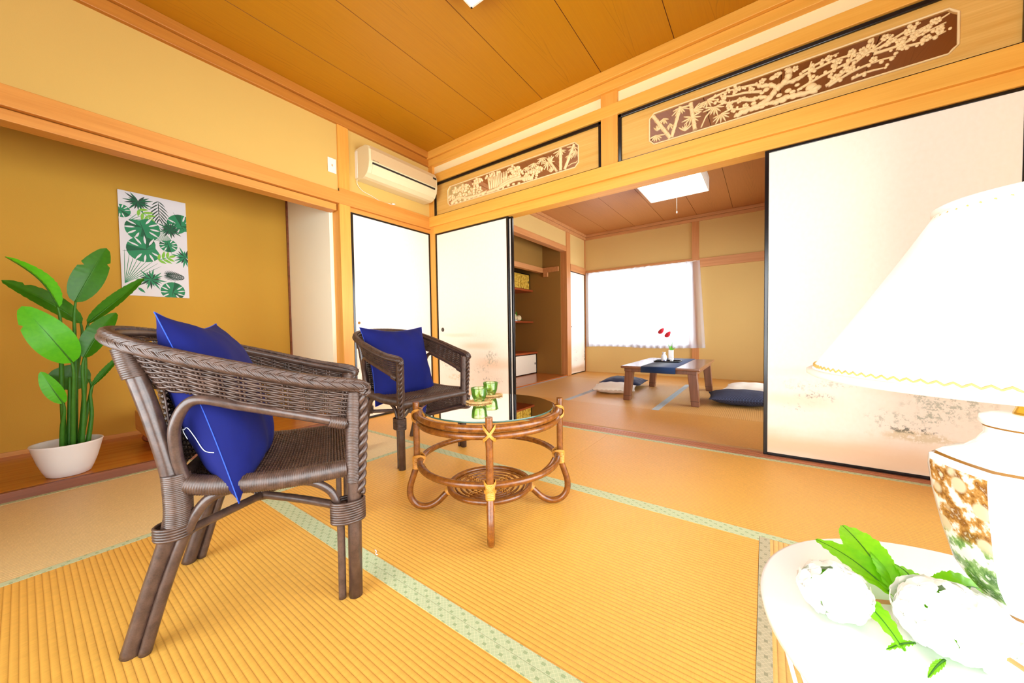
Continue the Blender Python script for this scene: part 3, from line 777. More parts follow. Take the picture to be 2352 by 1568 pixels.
# ------------------------------------------------------------------ rattan coffee table with glass top
TC = (-.966, 1.166)
view = math.atan2(-TC[1], -TC[0])          # one leg faces the viewpoint
t = thing('rattan_coffee_table', 'round rattan coffee table with a clear glass top', 'table', (TC[0], TC[1], 0), view)
def ring(R, z, n=64): return [(R*math.cos(2*PI*i/n), R*math.sin(2*PI*i/n), z) for i in range(n)]
R0 = .292
b = MB(); b.tube(ring(R0, .420), .0135, 10, True); b.build('top_ring', M['rattan'], t)
b = MB(); b.tube(ring(R0, .393), .0125, 10, True); b.build('top_ring', M['rattan'], t)
b = MB(); b.tube(ring(.292, .220), .0130, 10, True); b.build('middle_ring', M['rattan'], t)
b = MB()
b.lathe([(0, .441), (.276, .441)], n=64); b.lathe([(0, .435), (.276, .435)], n=64)
b.lathe([(.276, .435), (.2775, .438), (.276, .441)], n=64, mi=1)
b.build('glass_top', [M['table_glass'], M['glass_edge']], t, norm=False)
for k in range(4):
    a = k*PI/2; c, s = math.cos(a), math.sin(a)
    f = lambda r, z, o=0: (r*c-o*s, r*s+o*c, z)
    path = cr([f(.309,.464),f(.309,.40),f(.309,.25),f(.311,.195),f(.325,.15),f(.340,.10),f(.338,.055),f(.312,.022),f(.270,.0135),f(.228,.030),f(.195,.060),f(.172,.082)], 8)
    leg = MB().tube(path, .0135, 10).build('leg', M['rattan'], t)
    MB().tube(cr([f(.300,.225,.014),f(.27,.170,.010),f(.22,.128,.006),f(.176,.104,.004)], 6), .0095, 8).build('strut', M['rattan'], leg)
    w = MB()
    w.wrap([f(.309, .235), f(.312, .180)], .0165, .006, 10); w.build('cane_wrapping', M['binding'], leg, norm=False)
    w = MB(); w.wrap([f(.185, .070), f(.165, .089)], .0170, .006, 10); w.build('cane_wrapping', M['binding'], leg, norm=False); w = MB()
    w2 = MB()
    for sg in (1, -1):      # crossed binding where the post meets the rings
        for d in (-.004, 0, .004):
            w.tube([f(.301+.026*math.cos(q), .407+d+sg*.020*math.sin(q*1)*1.2, .021*math.sin(q)*1.0) for q in [2*PI*i/20 for i in range(20)]], .0024, 5, True)
            w2.tube([f(.301+.026*math.cos(q), .220+d+sg*.016*math.sin(q), .020*math.sin(q)) for q in [2*PI*i/20 for i in range(20)]], .0024, 5, True)
    w.build('crossed_binding', M['binding'], leg, norm=False); w2.build('crossed_binding', M['binding'], leg, norm=False)
b = MB(); b.tube(ring(.172, .100, 48), .0115, 10, True)
sh = b.build('lower_shelf', M['rattan'], t)
b = MB()
for r, z in ((.148,.098),(.126,.095),(.104,.092),(.082,.090),(.060,.089),(.038,.088)): b.tube(ring(r, z, 40), .0044, 6, True)
b.build('shelf_spiral', M['rattan'], sh)
for k in range(4):
    a = PI/4+k*PI/2; c, s = math.cos(a), math.sin(a)
    b = MB(); b.tube([(r*c, r*s, z) for r, z in ((.03,.0835),(.10,.086),(.172,.094))], .0048, 6)
    for i in range(9):
        r = .045+.0135*i
        b.tube([(r*c+.009*math.cos(q)*c-.011*math.sin(q)*s*1.0, r*s+.009*math.cos(q)*s+.011*math.sin(q)*c, .0905+.0045*math.sin(2*q)+.00003*i) for q in [2*PI*j/12 for j in range(12)]], .0021, 4, True)
    b.build('bound_rib', M['binding'], sh, norm=False)

# glasses on straw coasters
def coaster(x, y, label, seed):
    b = MB(); rnd = random.Random(seed)
    for i in range(9): r = .006+.0052*i; b.tube([(r*math.cos(q), r*math.sin(q), .0028+.0004*math.sin(9*q+i)) for q in [2*PI*j/36 for j in range(36)]], .0029, 5, True)
    for i in range(40):
        a = 2*PI*i/40; r0, r1 = .048, .058+rnd.uniform(-.003, .004)
        b.tube([(r0*math.cos(a), r0*math.sin(a), .003), (r1*math.cos(a+.05), r1*math.sin(a+.05), .0035+rnd.uniform(-.001, .004)), (r0*math.cos(a+.12), r0*math.sin(a+.12), .003)], .0014, 4)
    o = b.build('straw_coaster', M['straw']); o.location = (x, y, .4412)
    tag(o, label, 'coaster', 'straw coasters on the glass table')
def cup(x, y, label):
    prof = [(0,.010),(.018,.011),(.026,.018),(.030,.030),(.0335,.058),(.0345,.0605),(.036,.0600),(.0345,.050),(.0315,.026),(.027,.011),(.0235,.007),(.0235,.001),(.020,.0),(0,.002)]
    o = MB().lathe([(r*1.03, z) for r, z in prof], n=32).build('green_glass_cup', M['cup']); o.location = (x, y, .4472)
    tag(o, label, 'cup', 'green glass cups on the coffee table')
coaster(-1.040, 1.190, 'round straw coaster under the nearer green glass', 1); coaster(-1.100, 1.345, 'round straw coaster under the farther green glass', 2)
cup(-1.040, 1.190, 'small green glass cup, nearer of the two on the glass table'); cup(-1.100, 1.345, 'small green glass cup, farther of the two on the glass table')

# ------------------------------------------------------------------ potted banana plant in the alcove
PX, PY = -2.975, .125
t = thing('potted_banana_plant', 'tall green banana plant in a white pot standing in the alcove', 'potted plant', (PX, PY, .045))
b = MB()
prof = [(0,0),(.066,0),(.076,.006),(.088,.035),(.101,.075),(.112,.12),(.1215,.160),(.125,.168),(.123,.172),(.118,.168),(.110,.135),(0,.132)]
b.lathe([(r, z) for r, z in prof], n=48); b.build('pot', M['pot'], t)
b = MB(); b.lathe([(0,.134),(.108,.134)], n=24); b.build('soil', plain('dark soil', '#3a2c1e', .95, .2, 90), t)
def leaf_blade(base, tip, wd, nrm, bend=.03, fold=.3, notch=(), nu=10, nv=26, shape=.8, ripple=.0):
    """blade from base to tip; nrm = direction the upper face looks; bend lifts the middle; fold = V across the midrib"""
    A, B = V(base), V(tip); ax = (B-A); L = ax.length; T = ax.normalized(); N = V(nrm); N = (N-T*N.dot(T)).normalized(); S = T.cross(N)
    def half(v):
        w = (math.sin(PI*min(1, v**shape*.985+.0))**.62)*wd if v < 1 else 0
        return max(w, .0012)
    def fn(u, v):
        a = 2*u-1; w = half(v)
        for (c, d, sd) in notch:
            if a*sd > 0: w *= 1-d*max(0, 1-abs(v-c)/.022)
        arch = bend*math.sin(PI*v)
        p = A+T*(L*v)+N*arch
        q = abs(a)
        return tuple(p+S*(a*w*math.cos(fold))+N*(q*w*math.sin(fold)+.004*ripple*math.sin(v*70)*q))
    b = MB(); b.grid(fn, nu, nv)
    mid = [fn(.5, i/12) for i in range(13)]
    return b, [V(p)-N*.0015 for p in mid]
def rel(p): return (p[0]-PX, p[1]-PY, p[2]-.045)
LV = [  # base, tip, half width, facing, bend, fold, notches, shade-toned?, stalk root (x,y)
 ((-3.02,.177,.950),(-3.03,.300,1.262),.062,(1,-.25,-.1),.015,.12,((.72,.5,1),(.62,.4,-1)),1,(-3.0,.15)),
 ((-2.93,.118,.915),(-2.94,-.030,1.150),.048,(.5,.62,.6),.03,.55,(),0,(-2.98,.115)),
 ((-3.07,.200,.840),(-3.08,-.046,1.050),.056,(.75,.2,.55),.02,.25,((.55,.6,1),(.8,.5,1)),1,(-3.02,.125)),
 ((-2.87,.150,.632),(-2.86,.008,.912),.074,(1,-.15,.38),.035,.22,((.72,.4,-1),),0,(-2.95,.14)),
 ((-3.0,.215,.835),(-3.0,.440,1.106),.040,(.75,-.55,.4),.0,.30,((.6,.4,1),),1,(-2.98,.165)),
 ((-2.92,.190,.652),(-2.95,.316,.895),.052,(.9,-.35,.25),.02,.32,(),1,(-2.95,.17)),
 ((-3.10,.222,.520),(-3.10,.078,.565),.072,(1,0,.2),.01,.15,(),1,(-3.03,.17)),
 ((-2.98,.218,.495),(-2.99,.335,.662),.020,(.7,-.5,.4),.0,.35,(),1,(-2.97,.19)),
 ((-2.90,.116,.425),(-2.90,.052,.594),.034,(1,-.2,.1),.01,.3,(),0,(-2.95,.105))]
for (ba, ti, wd, nn, be, fo, no, dk, rt) in LV:
    b, mid = leaf_blade(rel(ba), rel(ti), wd, nn, be, fo, no, ripple=.5)
    lf = b.build('leaf', M['leaf_dark' if dk else 'leaf'], t)
    MB().tube(mid, [.0045*(1-.8*i/12) for i in range(13)], 6).build('midrib', M['stalk'], lf)
    r0 = V(rel((rt[0], rt[1], .175))); bb = V(rel(ba))
    d = (V(rel(ti))-bb).normalized()
    MB().tube(cr([r0, r0.lerp(bb, .5)+V((0, (rt[1]-PY)*.10, 0)), r0.lerp(bb, .88)-d*.008, bb+d*.006], 6), [.0105-.0062*i/18 for i in range(19)], 8).build('stalk', M['stalk'], t)
for x, y, z in ((-3.0,.11,.62),(-2.985,.13,.55),(-3.01,.14,.50)):
    MB().tube(cr([rel((x, y, .175)), rel((x, y+.006, .35)), rel((x-.005, y+.014, z))], 6), [.011-.006*i/12 for i in range(13)], 8).build('stalk', M['stalk'], t)

# ------------------------------------------------------------------ leaf print panel on the alcove wall
y0, y1, z0, z1 = .432, .792, 1.058, 1.803; xs = -3.727
b = MB(); b.box(xs-.002, y0, z0, xs+.010, y1, z1, 0)
G = dict(d=1, m=2, l=3, k=4)
def poly(pts, mi, lift):
    """flat printed shape, cut to the panel; u from the left edge, v up, in metres"""
    def clip(P, ax, lim, keep):
        o = []
        for i in range(len(P)):
            a, c = P[i-1], P[i]; ia, ic = keep(a[ax], lim), keep(c[ax], lim)
            if ia != ic:
                q = (lim-a[ax])/(c[ax]-a[ax]); o.append((a[0]+(c[0]-a[0])*q, a[1]+(c[1]-a[1])*q))
            if ic: o.append(c)
        return o
    lo, hi = (lambda x, l: x >= l), (lambda x, l: x <= l)
    for ax, lim, kp in ((0, 0, lo), (0, y1-y0, hi), (1, 0, lo), (1, z1-z0, hi)):
        pts = clip(pts, ax, lim, kp)
        if len(pts) < 3: return
    b.add([(xs+.0102+lift, y0+p[0], z0+p[1]) for p in pts], [tuple(range(len(pts)))], mi, False)
cnt = [0]
def blade(c, a, L, w, mi, sk=.0):
    cnt[0] += 1; T = (math.cos(a), math.sin(a)); S = (-T[1], T[0]); P = []
    n = 7
    for i in range(n+1):
        q = i/n; ww = w*math.sin(PI*min(q**.8, 1))+(.0006); P.append((c[0]+T[0]*L*q+S[0]*(ww+sk*q*q), c[1]+T[1]*L*q+S[1]*(ww+sk*q*q)))
    for i in range(n, -1, -1):
        q = i/n; ww = w*math.sin(PI*min(q**.8, 1))+(.0006); P.append((c[0]+T[0]*L*q-S[0]*(ww-sk*q*q), c[1]+T[1]*L*q-S[1]*(ww-sk*q*q)))
    poly(P, mi, cnt[0]*2e-6)
def monstera(c, a, R, mi):
    """heart-shaped leaf with slits cut in from the edge"""
    T = (math.cos(a), math.sin(a)); S = (-T[1], T[0]); cnt[0] += 40
    rad = lambda th: R*(.92+.10*math.cos(th)-.30*max(0, -math.cos(th))**6)
    pt = lambda th, k=1: (c[0]+(T[0]*math.cos(th)+S[0]*math.sin(th))*rad(th)*k, c[1]+(T[1]*math.cos(th)+S[1]*math.sin(th))*rad(th)*k)
    n = 28
    for i in range(n):
        t0, t1 = -PI+2*PI*i/n, -PI+2*PI*(i+1)/n
        poly([c, pt(t0), pt(t1)], [mi, max(1, mi-1), mi][i//3 % 3] if i < n/2 else mi, cnt[0]*2e-6)
    for th in (-2.3, -1.75, -1.2, -.7, .7, 1.2, 1.75, 2.3):
        cnt[0] += 1; q = pt(th, .42); e = (pt(th)[0]-q[0], pt(th)[1]-q[1]); blade(q, math.atan2(e[1], e[0]), R*.62, R*.055, 0)
    blade(pt(PI, .9), a, R*1.7, .0011, 4)
def fan(c, a, R, n, sp, mi, w=.0055):
    for i in range(n): blade(c, a-sp/2+sp*i/(n-1), R*(.8+.2*math.sin(i*2.3)), w, [mi, 4 if mi < 3 else 3, mi][i % 3])
def frond(c, a, L, mi, n=9):
    T = (math.cos(a), math.sin(a))
    for i in range(n):
        q = i/n; p = (c[0]+T[0]*L*q, c[1]+T[1]*L*q); l = L*.62*math.sin(PI*(.18+.75*q))
        for s in (1, -1): blade(p, a+s*(.95-.5*q), l, .0030, mi, -s*.008)
    blade(c, a, L, .002, mi)
def sprig(c, a, L, mi):
    for q, s, k in ((.05,1,.7),(.05,-1,.7),(.42,1,.85),(.42,-1,.85),(.8,1,.7),(.8,-1,.7),(.95,0,.7)):
        blade((c[0]+math.cos(a)*L*q, c[1]+math.sin(a)*L*q), a+s*.95, L*k, .0085, mi if s > 0 else 3)
    blade(c, a, L, .0016, 2)
def rays(c, a, R, sp, n):
    for i in range(n): blade(c, a-sp/2+sp*i/(n-1), R, .0012, 2)
rays((.300,.395), 2.55, .24, .7, 9); rays((.015,.085), 1.1, .24, .9, 9); rays((.04,.53), .3, .1, 1.2, 6)
fan((.10,.685), -1.6, .085, 17, 5.0, 1); frond((.205,.715), -1.55, .15, 4, 7); monstera((.33,.56), 2.0, .085, 2)
sprig((.10,.63), -.75, .07, 3); monstera((.115,.50), -1.3, .10, 2); monstera((.13,.345), 3.4, .10, 2); fan((.265,.52), .6, .075, 21, 6.0, 1)
sprig((.19,.275), .45, .07, 3); fan((.345,.315), 2.6, .085, 17, 5.2, 2); fan((.150,.125), .2, .085, 21, 6.0, 2); frond((.335,.155), 3.0, .10, 4)
monstera((.265,.04), 1.4, .075, 2); monstera((.01,.60), -.5, .05, 2); monstera((.25,.40), -1.3, .055, 2); blade((.08,.06), -.8, .05, .008, 2)
b.build('x', [plain('white printed canvas', '#dcd8da', .7, .02), plain('deep green print', '#0c5a35', .7, .1), plain('green print', '#1f8050', .7, .15), plain('lime print', '#7fb83a', .7, .15), plain('dark print', '#1d3a2c', .7, .1)])
o = bpy.data.objects['x']; o.name = 'leaf_print_panel'; o.data.name = 'leaf_print_panel'
tag(o, 'unframed white panel printed with green tropical leaves on the alcove wall', 'picture')

# ------------------------------------------------------------------ go board on turned feet, half hidden by the near chair
t = thing('go_board', 'thick pale wooden game board on turned feet, standing in the alcove', 'game board', (-3.27, .66, .045), 0)
MB().box(-.21, -.225, .085, .21, .225, .215).build('board_block', M['go_wood'], t, .004)
for sx in (-1, 1):
    for sy in (-1, 1):
        MB().lathe([(0,0),(.020,0),(.034,.012),(.040,.030),(.030,.050),(.022,.058),(.040,.072),(.044,.085),(0,.085)], (sx*.150, sy*.165, 0), 20, rf=lambda a, z: 1+.06*math.cos(8*a)).build('foot', M['go_leg'], t)

# ------------------------------------------------------------------ air conditioner and switch plate on the alcove wall
t = thing('air_conditioner', 'cream wall air conditioner above the closet door', 'air conditioner', (XA, 1.718, 2.062))
L = .742
prof = [(0,.004),(0,.262),(.06,.266),(.150,.262),(.188,.246),(.203,.215),(.206,.12),(.196,.070),(.172,.030),(.135,.006),(.10,0)]
fn = lambda p, d: (p[0], d, p[1])
MB().extrude(prof, fn, 0, L, smooth=False).build('body', M['ac_body'], t, .004)
b = MB(); b.extrude([(.190,.252),(.207,.214),(.2095,.124),(.2045,.124),(.202,.212),(.186,.248)], fn, .018, L-.016); b.build('front_panel', M['ac_front'], t, .002)
b = MB(); b.extrude([(.2015,.110),(.2085,.112),(.2075,.098),(.2005,.097)], fn, .03, L-.03); b.build('air_slot', M['dark'], t)
b = MB(); b.extrude([(.2035,.096),(.2085,.096),(.1985,.066),(.1765,.028),(.1725,.031),(.1935,.068)], fn, .034, L-.10); b.build('louvre_flap', M['ac_body'], t, .001)
b = MB(); b.extrude([(.205,.214),(.210,.212),(.211,.195),(.206,.195)], fn, L-.055, L-.014); b.build('display_window', M['dark'], t)
b = MB(); b.box(-.0, -.003, .02, .034, .0, .245); b.build('back_plate', M['white_plastic'], t)
b = MB()
for i, w in enumerate((.006,.005,.006,.004,.006,.005,.006)): b.box(.2094, .030+.0085*i, .127, .2099, .030+.0085*i+w, .131)
b.build('maker_mark', M['steel'], t)
MB().tube(cr([(.03,.004,.02),(.012,.004,-.02),(.008,.05,-.065),(.008,.14,-.085),(.010,.22,-.106),(.018,.32,-.107),(.024,.36,-.100)], 8), .0022, 6).build('cord', M['white_plastic'], t)
MB().tube([(.022,.345,-.103),(.026,.372,-.098)], .0075, 10).build('cord_plug', M['white_plastic'], t)
t = thing('switch_plate', 'small white switch plate beside the pillar above the beam', 'switch', (XA, 1.513, 2.118))
MB().box(0, -.034, -.058, .008, .034, .058).build('cover', M['white_plastic'], t, .003)
MB().box(.008, -.006, -.008, .011, .006, .008).build('button', M['ac_front'], t, .001)

# ceiling light of the near room: only a corner shows
def ceiling_light(label, x0, x1, y0, y1, zc, h, cord=None):
    t = thing('ceiling_light', label, 'ceiling light', ((x0+x1)/2, (y0+y1)/2, zc), 0)
    w, d = (x1-x0)/2, (y1-y0)/2
    MB().box(-w+.012, -d+.012, -h+.002, w-.012, d-.012, -.03).build('lit_cover', M['lamp_on'], t, .006)
    f = MB(); f.box(-w, -d, -.035, w, d, 0)
    for (a, c, e, g) in ((-w,-d,w,-d+.010),(-w,d-.010,w,d),(-w,-d,-w+.010,d),(w-.010,-d,w,d)): f.box(a, c, -h, e, g, -.03)
    f.build('lamp_frame', M['white_plastic'], t)
    if cord:
        MB().tube([(cord[0], cord[1], -h), (cord[0], cord[1], -h-cord[2])], .0016, 5).build('pull_cord', M['white_plastic'], t)
        MB().lathe([(0,0),(.006,.004),(.007,.02),(.002,.028),(0,.028)], (cord[0], cord[1], -h-cord[2]-.028), 10).build('cord_knob', M['white_plastic'], t)
ceiling_light('lit square ceiling light in the near room, cut by the top edge', -1.315, -.70, .88, 1.50, ZC, .075)
# ------------------------------------------------------------------ wire side table, lamp and hydrangea sprays by the window
TX, TY, TZ, TR = .219, .572, .420, .222
t = thing('wire_side_table', 'round white side table with a criss-cross wire base', 'side table', (TX, TY, 0))
b = MB(); b.lathe([(0,TZ),(TR-.006,TZ),(TR-.001,TZ-.003),(TR,TZ-.008),(TR-.002,TZ-.018),(TR-.008,TZ-.020),(TR-.012,TZ-.012),(0,TZ-.012)], n=96); b.build('table_top', M['white_paint'], t)
b = MB(); b.tube(ring(.168, .006, 64), .006, 8, True); b.build('base_ring', M['white_paint'], t)
b = MB(); b.tube(ring(TR-.014, TZ-.020, 64), .0045, 8, True); b.build('upper_ring', M['white_paint'], t)
b = MB(); N = 10
for k in range(N):
    for s, tw in ((1, .62), (-1, .62)):
        a0 = 2*PI*(k+(.33 if tw < .5 else 0))/N
        P = []
        for i in range(13):
            q = i/12; a = a0+s*tw*q*1.25; r = (TR-.014)*(1-q)+.168*q-.020*math.sin(PI*q)
            P.append((r*math.cos(a), r*math.sin(a), (TZ-.020)*(1-q)+.006*q))
        b.tube(P, .0024, 6)
b.build('wire_cage', M['white_paint'], t, norm=False)

LX, LY = .226, .605
t = thing('table_lamp', 'white porcelain table lamp with a flared white shade and painted panels', 'lamp', (LX, LY, TZ))
A0 = math.radians(51)      # a corner of the six-sided vase
def hexr(a, z):
    if z < .036 or z > .212: return 1
    k = (a-A0) % (PI/3)-PI/6; h = math.cos(PI/6)/math.cos(k); w = min(1, (z-.036)/.02, (.212-z)/.02)
    return 1+w*(h*1.02-1)*.75
prof = [(0,0),(.056,0),(.058,.003),(.057,.010),(.047,.016),(.036,.024),(.0275,.034),(.0275,.042),(.0395,.057),(.0495,.074),(.0585,.108),(.0665,.150),(.0700,.178),(.0695,.190),(.060,.198),(.045,.204),(.036,.213),(.0315,.222),(.032,.229),(.0355,.234),(.0345,.241),(.026,.244),(0,.245)]
tt = NT('painted lamp panels'); X = tt.xyz(); ob = tt.obj()
ang = tt.m('ARCTAN2', X[1], X[0]); seg = tt.m('DIVIDE', tt.m('SUBTRACT', ang, A0), PI/3)
par = tt.m('LESS_THAN', tt.m('ABSOLUTE', tt.m('SUBTRACT', tt.m('FRACT', tt.m('MULTIPLY', tt.m('SUBTRACT', tt.m('FLOOR', seg), 0), .5)), 0)), .25)
inx = tt.m('ABSOLUTE', tt.m('SUBTRACT', tt.m('FRACT', seg), .5))
win = tt.m('MULTIPLY', tt.m('LESS_THAN', inx, .46), tt.m('MULTIPLY', tt.m('LESS_THAN', X[2], .184), tt.m('GREATER_THAN', X[2], .050)))
win = tt.m('MULTIPLY', win, par)
n1 = tt.noise(ob, 48, 4, .6); vo = tt.vor(ob, 42)
brown = tt.ramp(n1, [(.40, '#f1ece0'), (.47, '#c3924e'), (.56, '#7e4f1e'), (.64, '#e4d6b8')])
brown = tt.mix(tt.smooth(vo, .42, .30), brown, lin('#d8c8a4'))
green = tt.ramp(n1, [(.42, '#f0efe6'), (.48, '#8fae6c'), (.58, '#4f7440'), (.66, '#dfe6d0')])
pc = tt.mix(tt.smooth(X[2], .100, .112), green, brown)
col = tt.mix(win, lin('#f6f4f0'), pc)
gold = tt.m('MULTIPLY', tt.m('LESS_THAN', inx, .5), tt.m('LESS_THAN', tt.m('ABSOLUTE', tt.m('SUBTRACT', X[2], .193)), .0012))
gold = tt.m('MAXIMUM', gold, tt.m('LESS_THAN', tt.m('ABSOLUTE', tt.m('SUBTRACT', X[2], .038)), .0016))
gold = tt.m('MAXIMUM', gold, tt.m('LESS_THAN', tt.m('ABSOLUTE', tt.m('SUBTRACT', X[2], .2305)), .001))
gold = tt.m('MAXIMUM', gold, tt.m('LESS_THAN', tt.m('ABSOLUTE', tt.m('SUBTRACT', X[2], .007)), .001))
col = tt.mix(gold, col, lin('#8a5f28'))
tt.pbr(col, .12, Specular_IOR_Level=.5)
b = MB(); b.lathe(prof, n=72, rf=hexr); b.build('vase_body', tt.done(), t)
b = MB(); b.lathe([(.0,.243),(.0135,.243),(.0130,.247),(.0105,.254),(.009,.268),(.013,.272),(.009,.278),(.006,.30),(.006,.335),(0,.336)], n=24); b.build('brass_neck', M['gold'], t)
b = MB(); b.tube(cr([(.0,-.010,.285),(.012,-.045,.33),(.0,-.052,.39),(.0,-.02,.455),(0,0,.462),(0,.02,.455),(0,.052,.39),(-.012,.045,.33),(0,.010,.285)], 8), .0018, 6); b.tube([(0,0,.46),(0,0,.475)], .005, 8); b.build('shade_holder', M['gold'], t)
b = MB(); b.ball((0,0,.375), .028, 16, 12, 0, (1,1,1.25)); b.build('bulb', M['white_plastic'], t)
M['braid'] = plain('yellow braid', '#e6c06a', .5, .05)
zt, zb, rt, rb = .466, .281, .068, .176
b = MB()
b.grid(lambda u, v: tuple((rt+(rb-rt)*v**1.05+.0006*math.cos(2*PI*u*90))*q for q in (math.cos(2*PI*u), math.sin(2*PI*u)))+(zt+(zb-zt)*v,), 180, 14, 0, True)
sh = b.build('lamp_shade', M['shade'], t, norm=False)
for R, z, n in ((rb, zb, 110), (rt, zt, 46)):
    MB().tube([(R*1.004*math.cos(2*PI*i/96), R*1.004*math.sin(2*PI*i/96), z) for i in range(96)], .0045, 6, True).build('white_trim', M['shade'], sh)
    s = 1 if z == zt else -1
    k = .975 if s < 0 else 1.03
    MB().tube([(R*k*math.cos(2*PI*i/(n*4))*1.006, R*k*math.sin(2*PI*i/(n*4))*1.006, z-s*.0075+.0016*math.sin(PI*i/2)) for i in range(n*4)], .0010, 4, True).build('gold_braid', M['braid'], sh)

def florets(b, c, R, n, seed, zs=.8, sz=.0145):
    rnd = random.Random(seed); g = PI*(3-5**.5)
    for i in range(n):
        z = 1-1.55*(i+.5)/n; r = math.sqrt(max(0, 1-z*z)); a = g*i+rnd.uniform(-.15, .15)
        N = V((r*math.cos(a), r*math.sin(a), z)); p = V(c)+V((N.x*R, N.y*R, N.z*R*zs))*rnd.uniform(.92, 1.06)
        X = N.orthogonal().normalized(); X.rotate(Matrix.Rotation(rnd.uniform(0, 6.28), 3, N)); Y = N.cross(X)
        for k in range(4):
            D = X*math.cos(k*PI/2)+Y*math.sin(k*PI/2); S = N.cross(D); L = sz*rnd.uniform(.85, 1.15)
            def fn(u, v, D=D, S=S, L=L, p=p, N=N):
                w = L*.60*math.sqrt(max(.004, 1-((v-.56)/.54)**2)); aa = 2*u-1
                return tuple(p+D*(L*v)+S*(aa*w)+N*(.0012+L*.10*v-L*.22*v*v+.06*L*aa*aa))
            b.grid(fn, 4, 5)
def hyd_leaf(parent, base, tip, wd, nrm, bend, fold=.25, seed=0):
    T = V(tip)-V(base)
    def mk(nu=10, nv=40):
        A = V(base); L = T.length; t_ = T.normalized(); N = V(nrm); N = (N-t_*N.dot(t_)).normalized(); S = t_.cross(N)
        def fn(u, v):
            a = 2*u-1; w = wd*(math.sin(PI*min(1, (v*.97+.015)**.85)))**.75*(1+.09*((v*16) % 1-.5)*(abs(a) > .8))
            q = abs(a); vein = .0011*math.sin(26*(v-q*.22)*1.6)*q
            return tuple(A+t_*(L*v+.10*L*.0*q)+S*(a*w*math.cos(fold))+N*(bend*math.sin(PI*v)+q*w*math.sin(fold)*.7+vein))
        b = MB(); b.grid(fn, nu, nv); return b, [V(fn(.5, i/10))+N*.0002 for i in range(11)]
    b, mid = mk(); lf = b.build('leaf', M['hleaf'], parent)
    MB().tube(mid, [.0012*(1-.07*i) for i in range(11)], 5).build('midrib', M['stalk'], lf)
def spray(name_label, head, R, n, leaves, stem, seed, loc):
    t = thing('hydrangea_spray', name_label, 'artificial flower', loc, 0, 'white hydrangea sprays on the side table')
    r = lambda p: tuple(V(p)-V(loc))
    b = MB(); florets(b, r(head), R, n, seed); b.build('flower_head', M['petal'], t, norm=False)
    MB().ball(r(head), R*.80, 12, 8, 0, (1, 1, .75)).build('flower_core', M['hleaf'], t)
    for i, L in enumerate(leaves): hyd_leaf(t, r(L[0]), r(L[1]), L[2], L[3], L[4], .25, i)
    MB().tube(cr([r(p) for p in stem], 6), .0024, 6).build('stem', M['twig'], t)
Z0 = TZ+.001
spray('white hydrangea spray nearer the table edge, with broad bright green leaves', (.068,.548,Z0+.028), .031, 24,
      [((.128,.606,Z0+.012),(.062,.662,Z0+.030),.021,(.2,-.3,1),.008),((.130,.606,Z0+.016),(.098,.722,Z0+.034),.021,(-.2,-.4,1),.010),((.132,.600,Z0+.010),(.122,.668,Z0+.030),.019,(.4,-.5,.8),.008),
       ((.078,.572,Z0+.024),(.118,.515,Z0+.006),.013,(.3,-.3,1),.008)],
      [(.068,.552,Z0+.012),(.095,.575,Z0+.010),(.125,.598,Z0+.006)], 5, (.085,.570,Z0))
spray('large white hydrangea spray lying against the foot of the lamp', (.160,.556,Z0+.030), .041, 40,
      [((.150,.590,Z0+.030),(.208,.642,Z0+.030),.017,(.2,-.55,1),.012),((.150,.600,Z0+.026),(.138,.656,Z0+.026),.012,(.3,-.5,1),.006),((.128,.528,Z0+.010),(.104,.510,Z0+.004),.0035,(0,0,1),.002),((.146,.520,Z0+.008),(.128,.492,Z0+.003),.0035,(0,0,1),.002)],
      [(.165,.540,Z0+.028),(.177,.527,Z0+.030),(.192,.511,Z0+.029),(.222,.480,Z0+.020)], 11, (.150,.550,Z0))

# a snip of white thread lying on the mat
b = MB(); b.tube(cr([(0,0,.0015),(.012,.004,.0022),(.026,.001,.0015),(.034,.006,.0015)], 5), .0013, 5)
o = b.build('thread_snip', M['thread']); o.location = (-1.105,.697,.0003); o.rotation_euler = (0,0,-.5); tag(o, 'tiny snip of white thread lying on the mat by the armchair', 'thread')
# ------------------------------------------------------------------ low table in the next room and what stands on it
KX, KY, KZ = -.868, 4.300, .372
t = thing('low_table', 'low walnut table with splayed legs in the next room', 'table', (KX, KY, 0))
w, d = .375, .60
b = MB(); b.extrude([(-w,-d),(w,-d),(w,d),(-w,d)], lambda p, z: (p[0], p[1], z), KZ-.026, KZ); b.build('table_top', M['table2'], t, .008)
b = MB(); b.box(-w+.030, -d+.030, KZ-.062, w-.030, d-.030, KZ-.026); b.build('apron', M['table2_leg'], t, .004)
b = MB(); b.box(-.16, -.16, KZ-.085, .16, .16, KZ-.062); b.build('heater_box', M['dark'], t)
for sx in (1, -1):
    for sy in (1, -1):
        b = MB(); q = .041
        top = [(sx*(w-.075)+a*q, sy*(d-.085)+c*q, KZ-.030) for a, c in ((-1,-1),(1,-1),(1,1),(-1,1))]
        bot = [(sx*(w-.045)+a*q*.86, sy*(d-.080)+c*q*.86, .0) for a, c in ((-1,-1),(1,-1),(1,1),(-1,1))]
        b.add(bot+top, [(3,2,1,0),(4,5,6,7),(0,1,5,4),(1,2,6,5),(2,3,7,6),(3,0,4,7)], 0, False)
        lg = b.build('leg', M['table2_leg'], t, .006)
        b = MB(); cz = .052; k = cz/(KZ-.03)
        P = [tuple(V(bo).lerp(V(to), k)) for bo, to in zip(bot, top)]; cx = sum(p[0] for p in P)/4; cy = sum(p[1] for p in P)/4
        P0 = [(cx+(p[0]-cx)*1.012, cy+(p[1]-cy)*1.012, cz-.0015) for p in P]; P1 = [(p[0], p[1], cz+.0015) for p in P0]
        b.add(P0+P1, [(0,1,5,4),(1,2,6,5),(2,3,7,6),(3,0,4,7)], 0, False); b.build('foot_joint', M['dark'], lg)
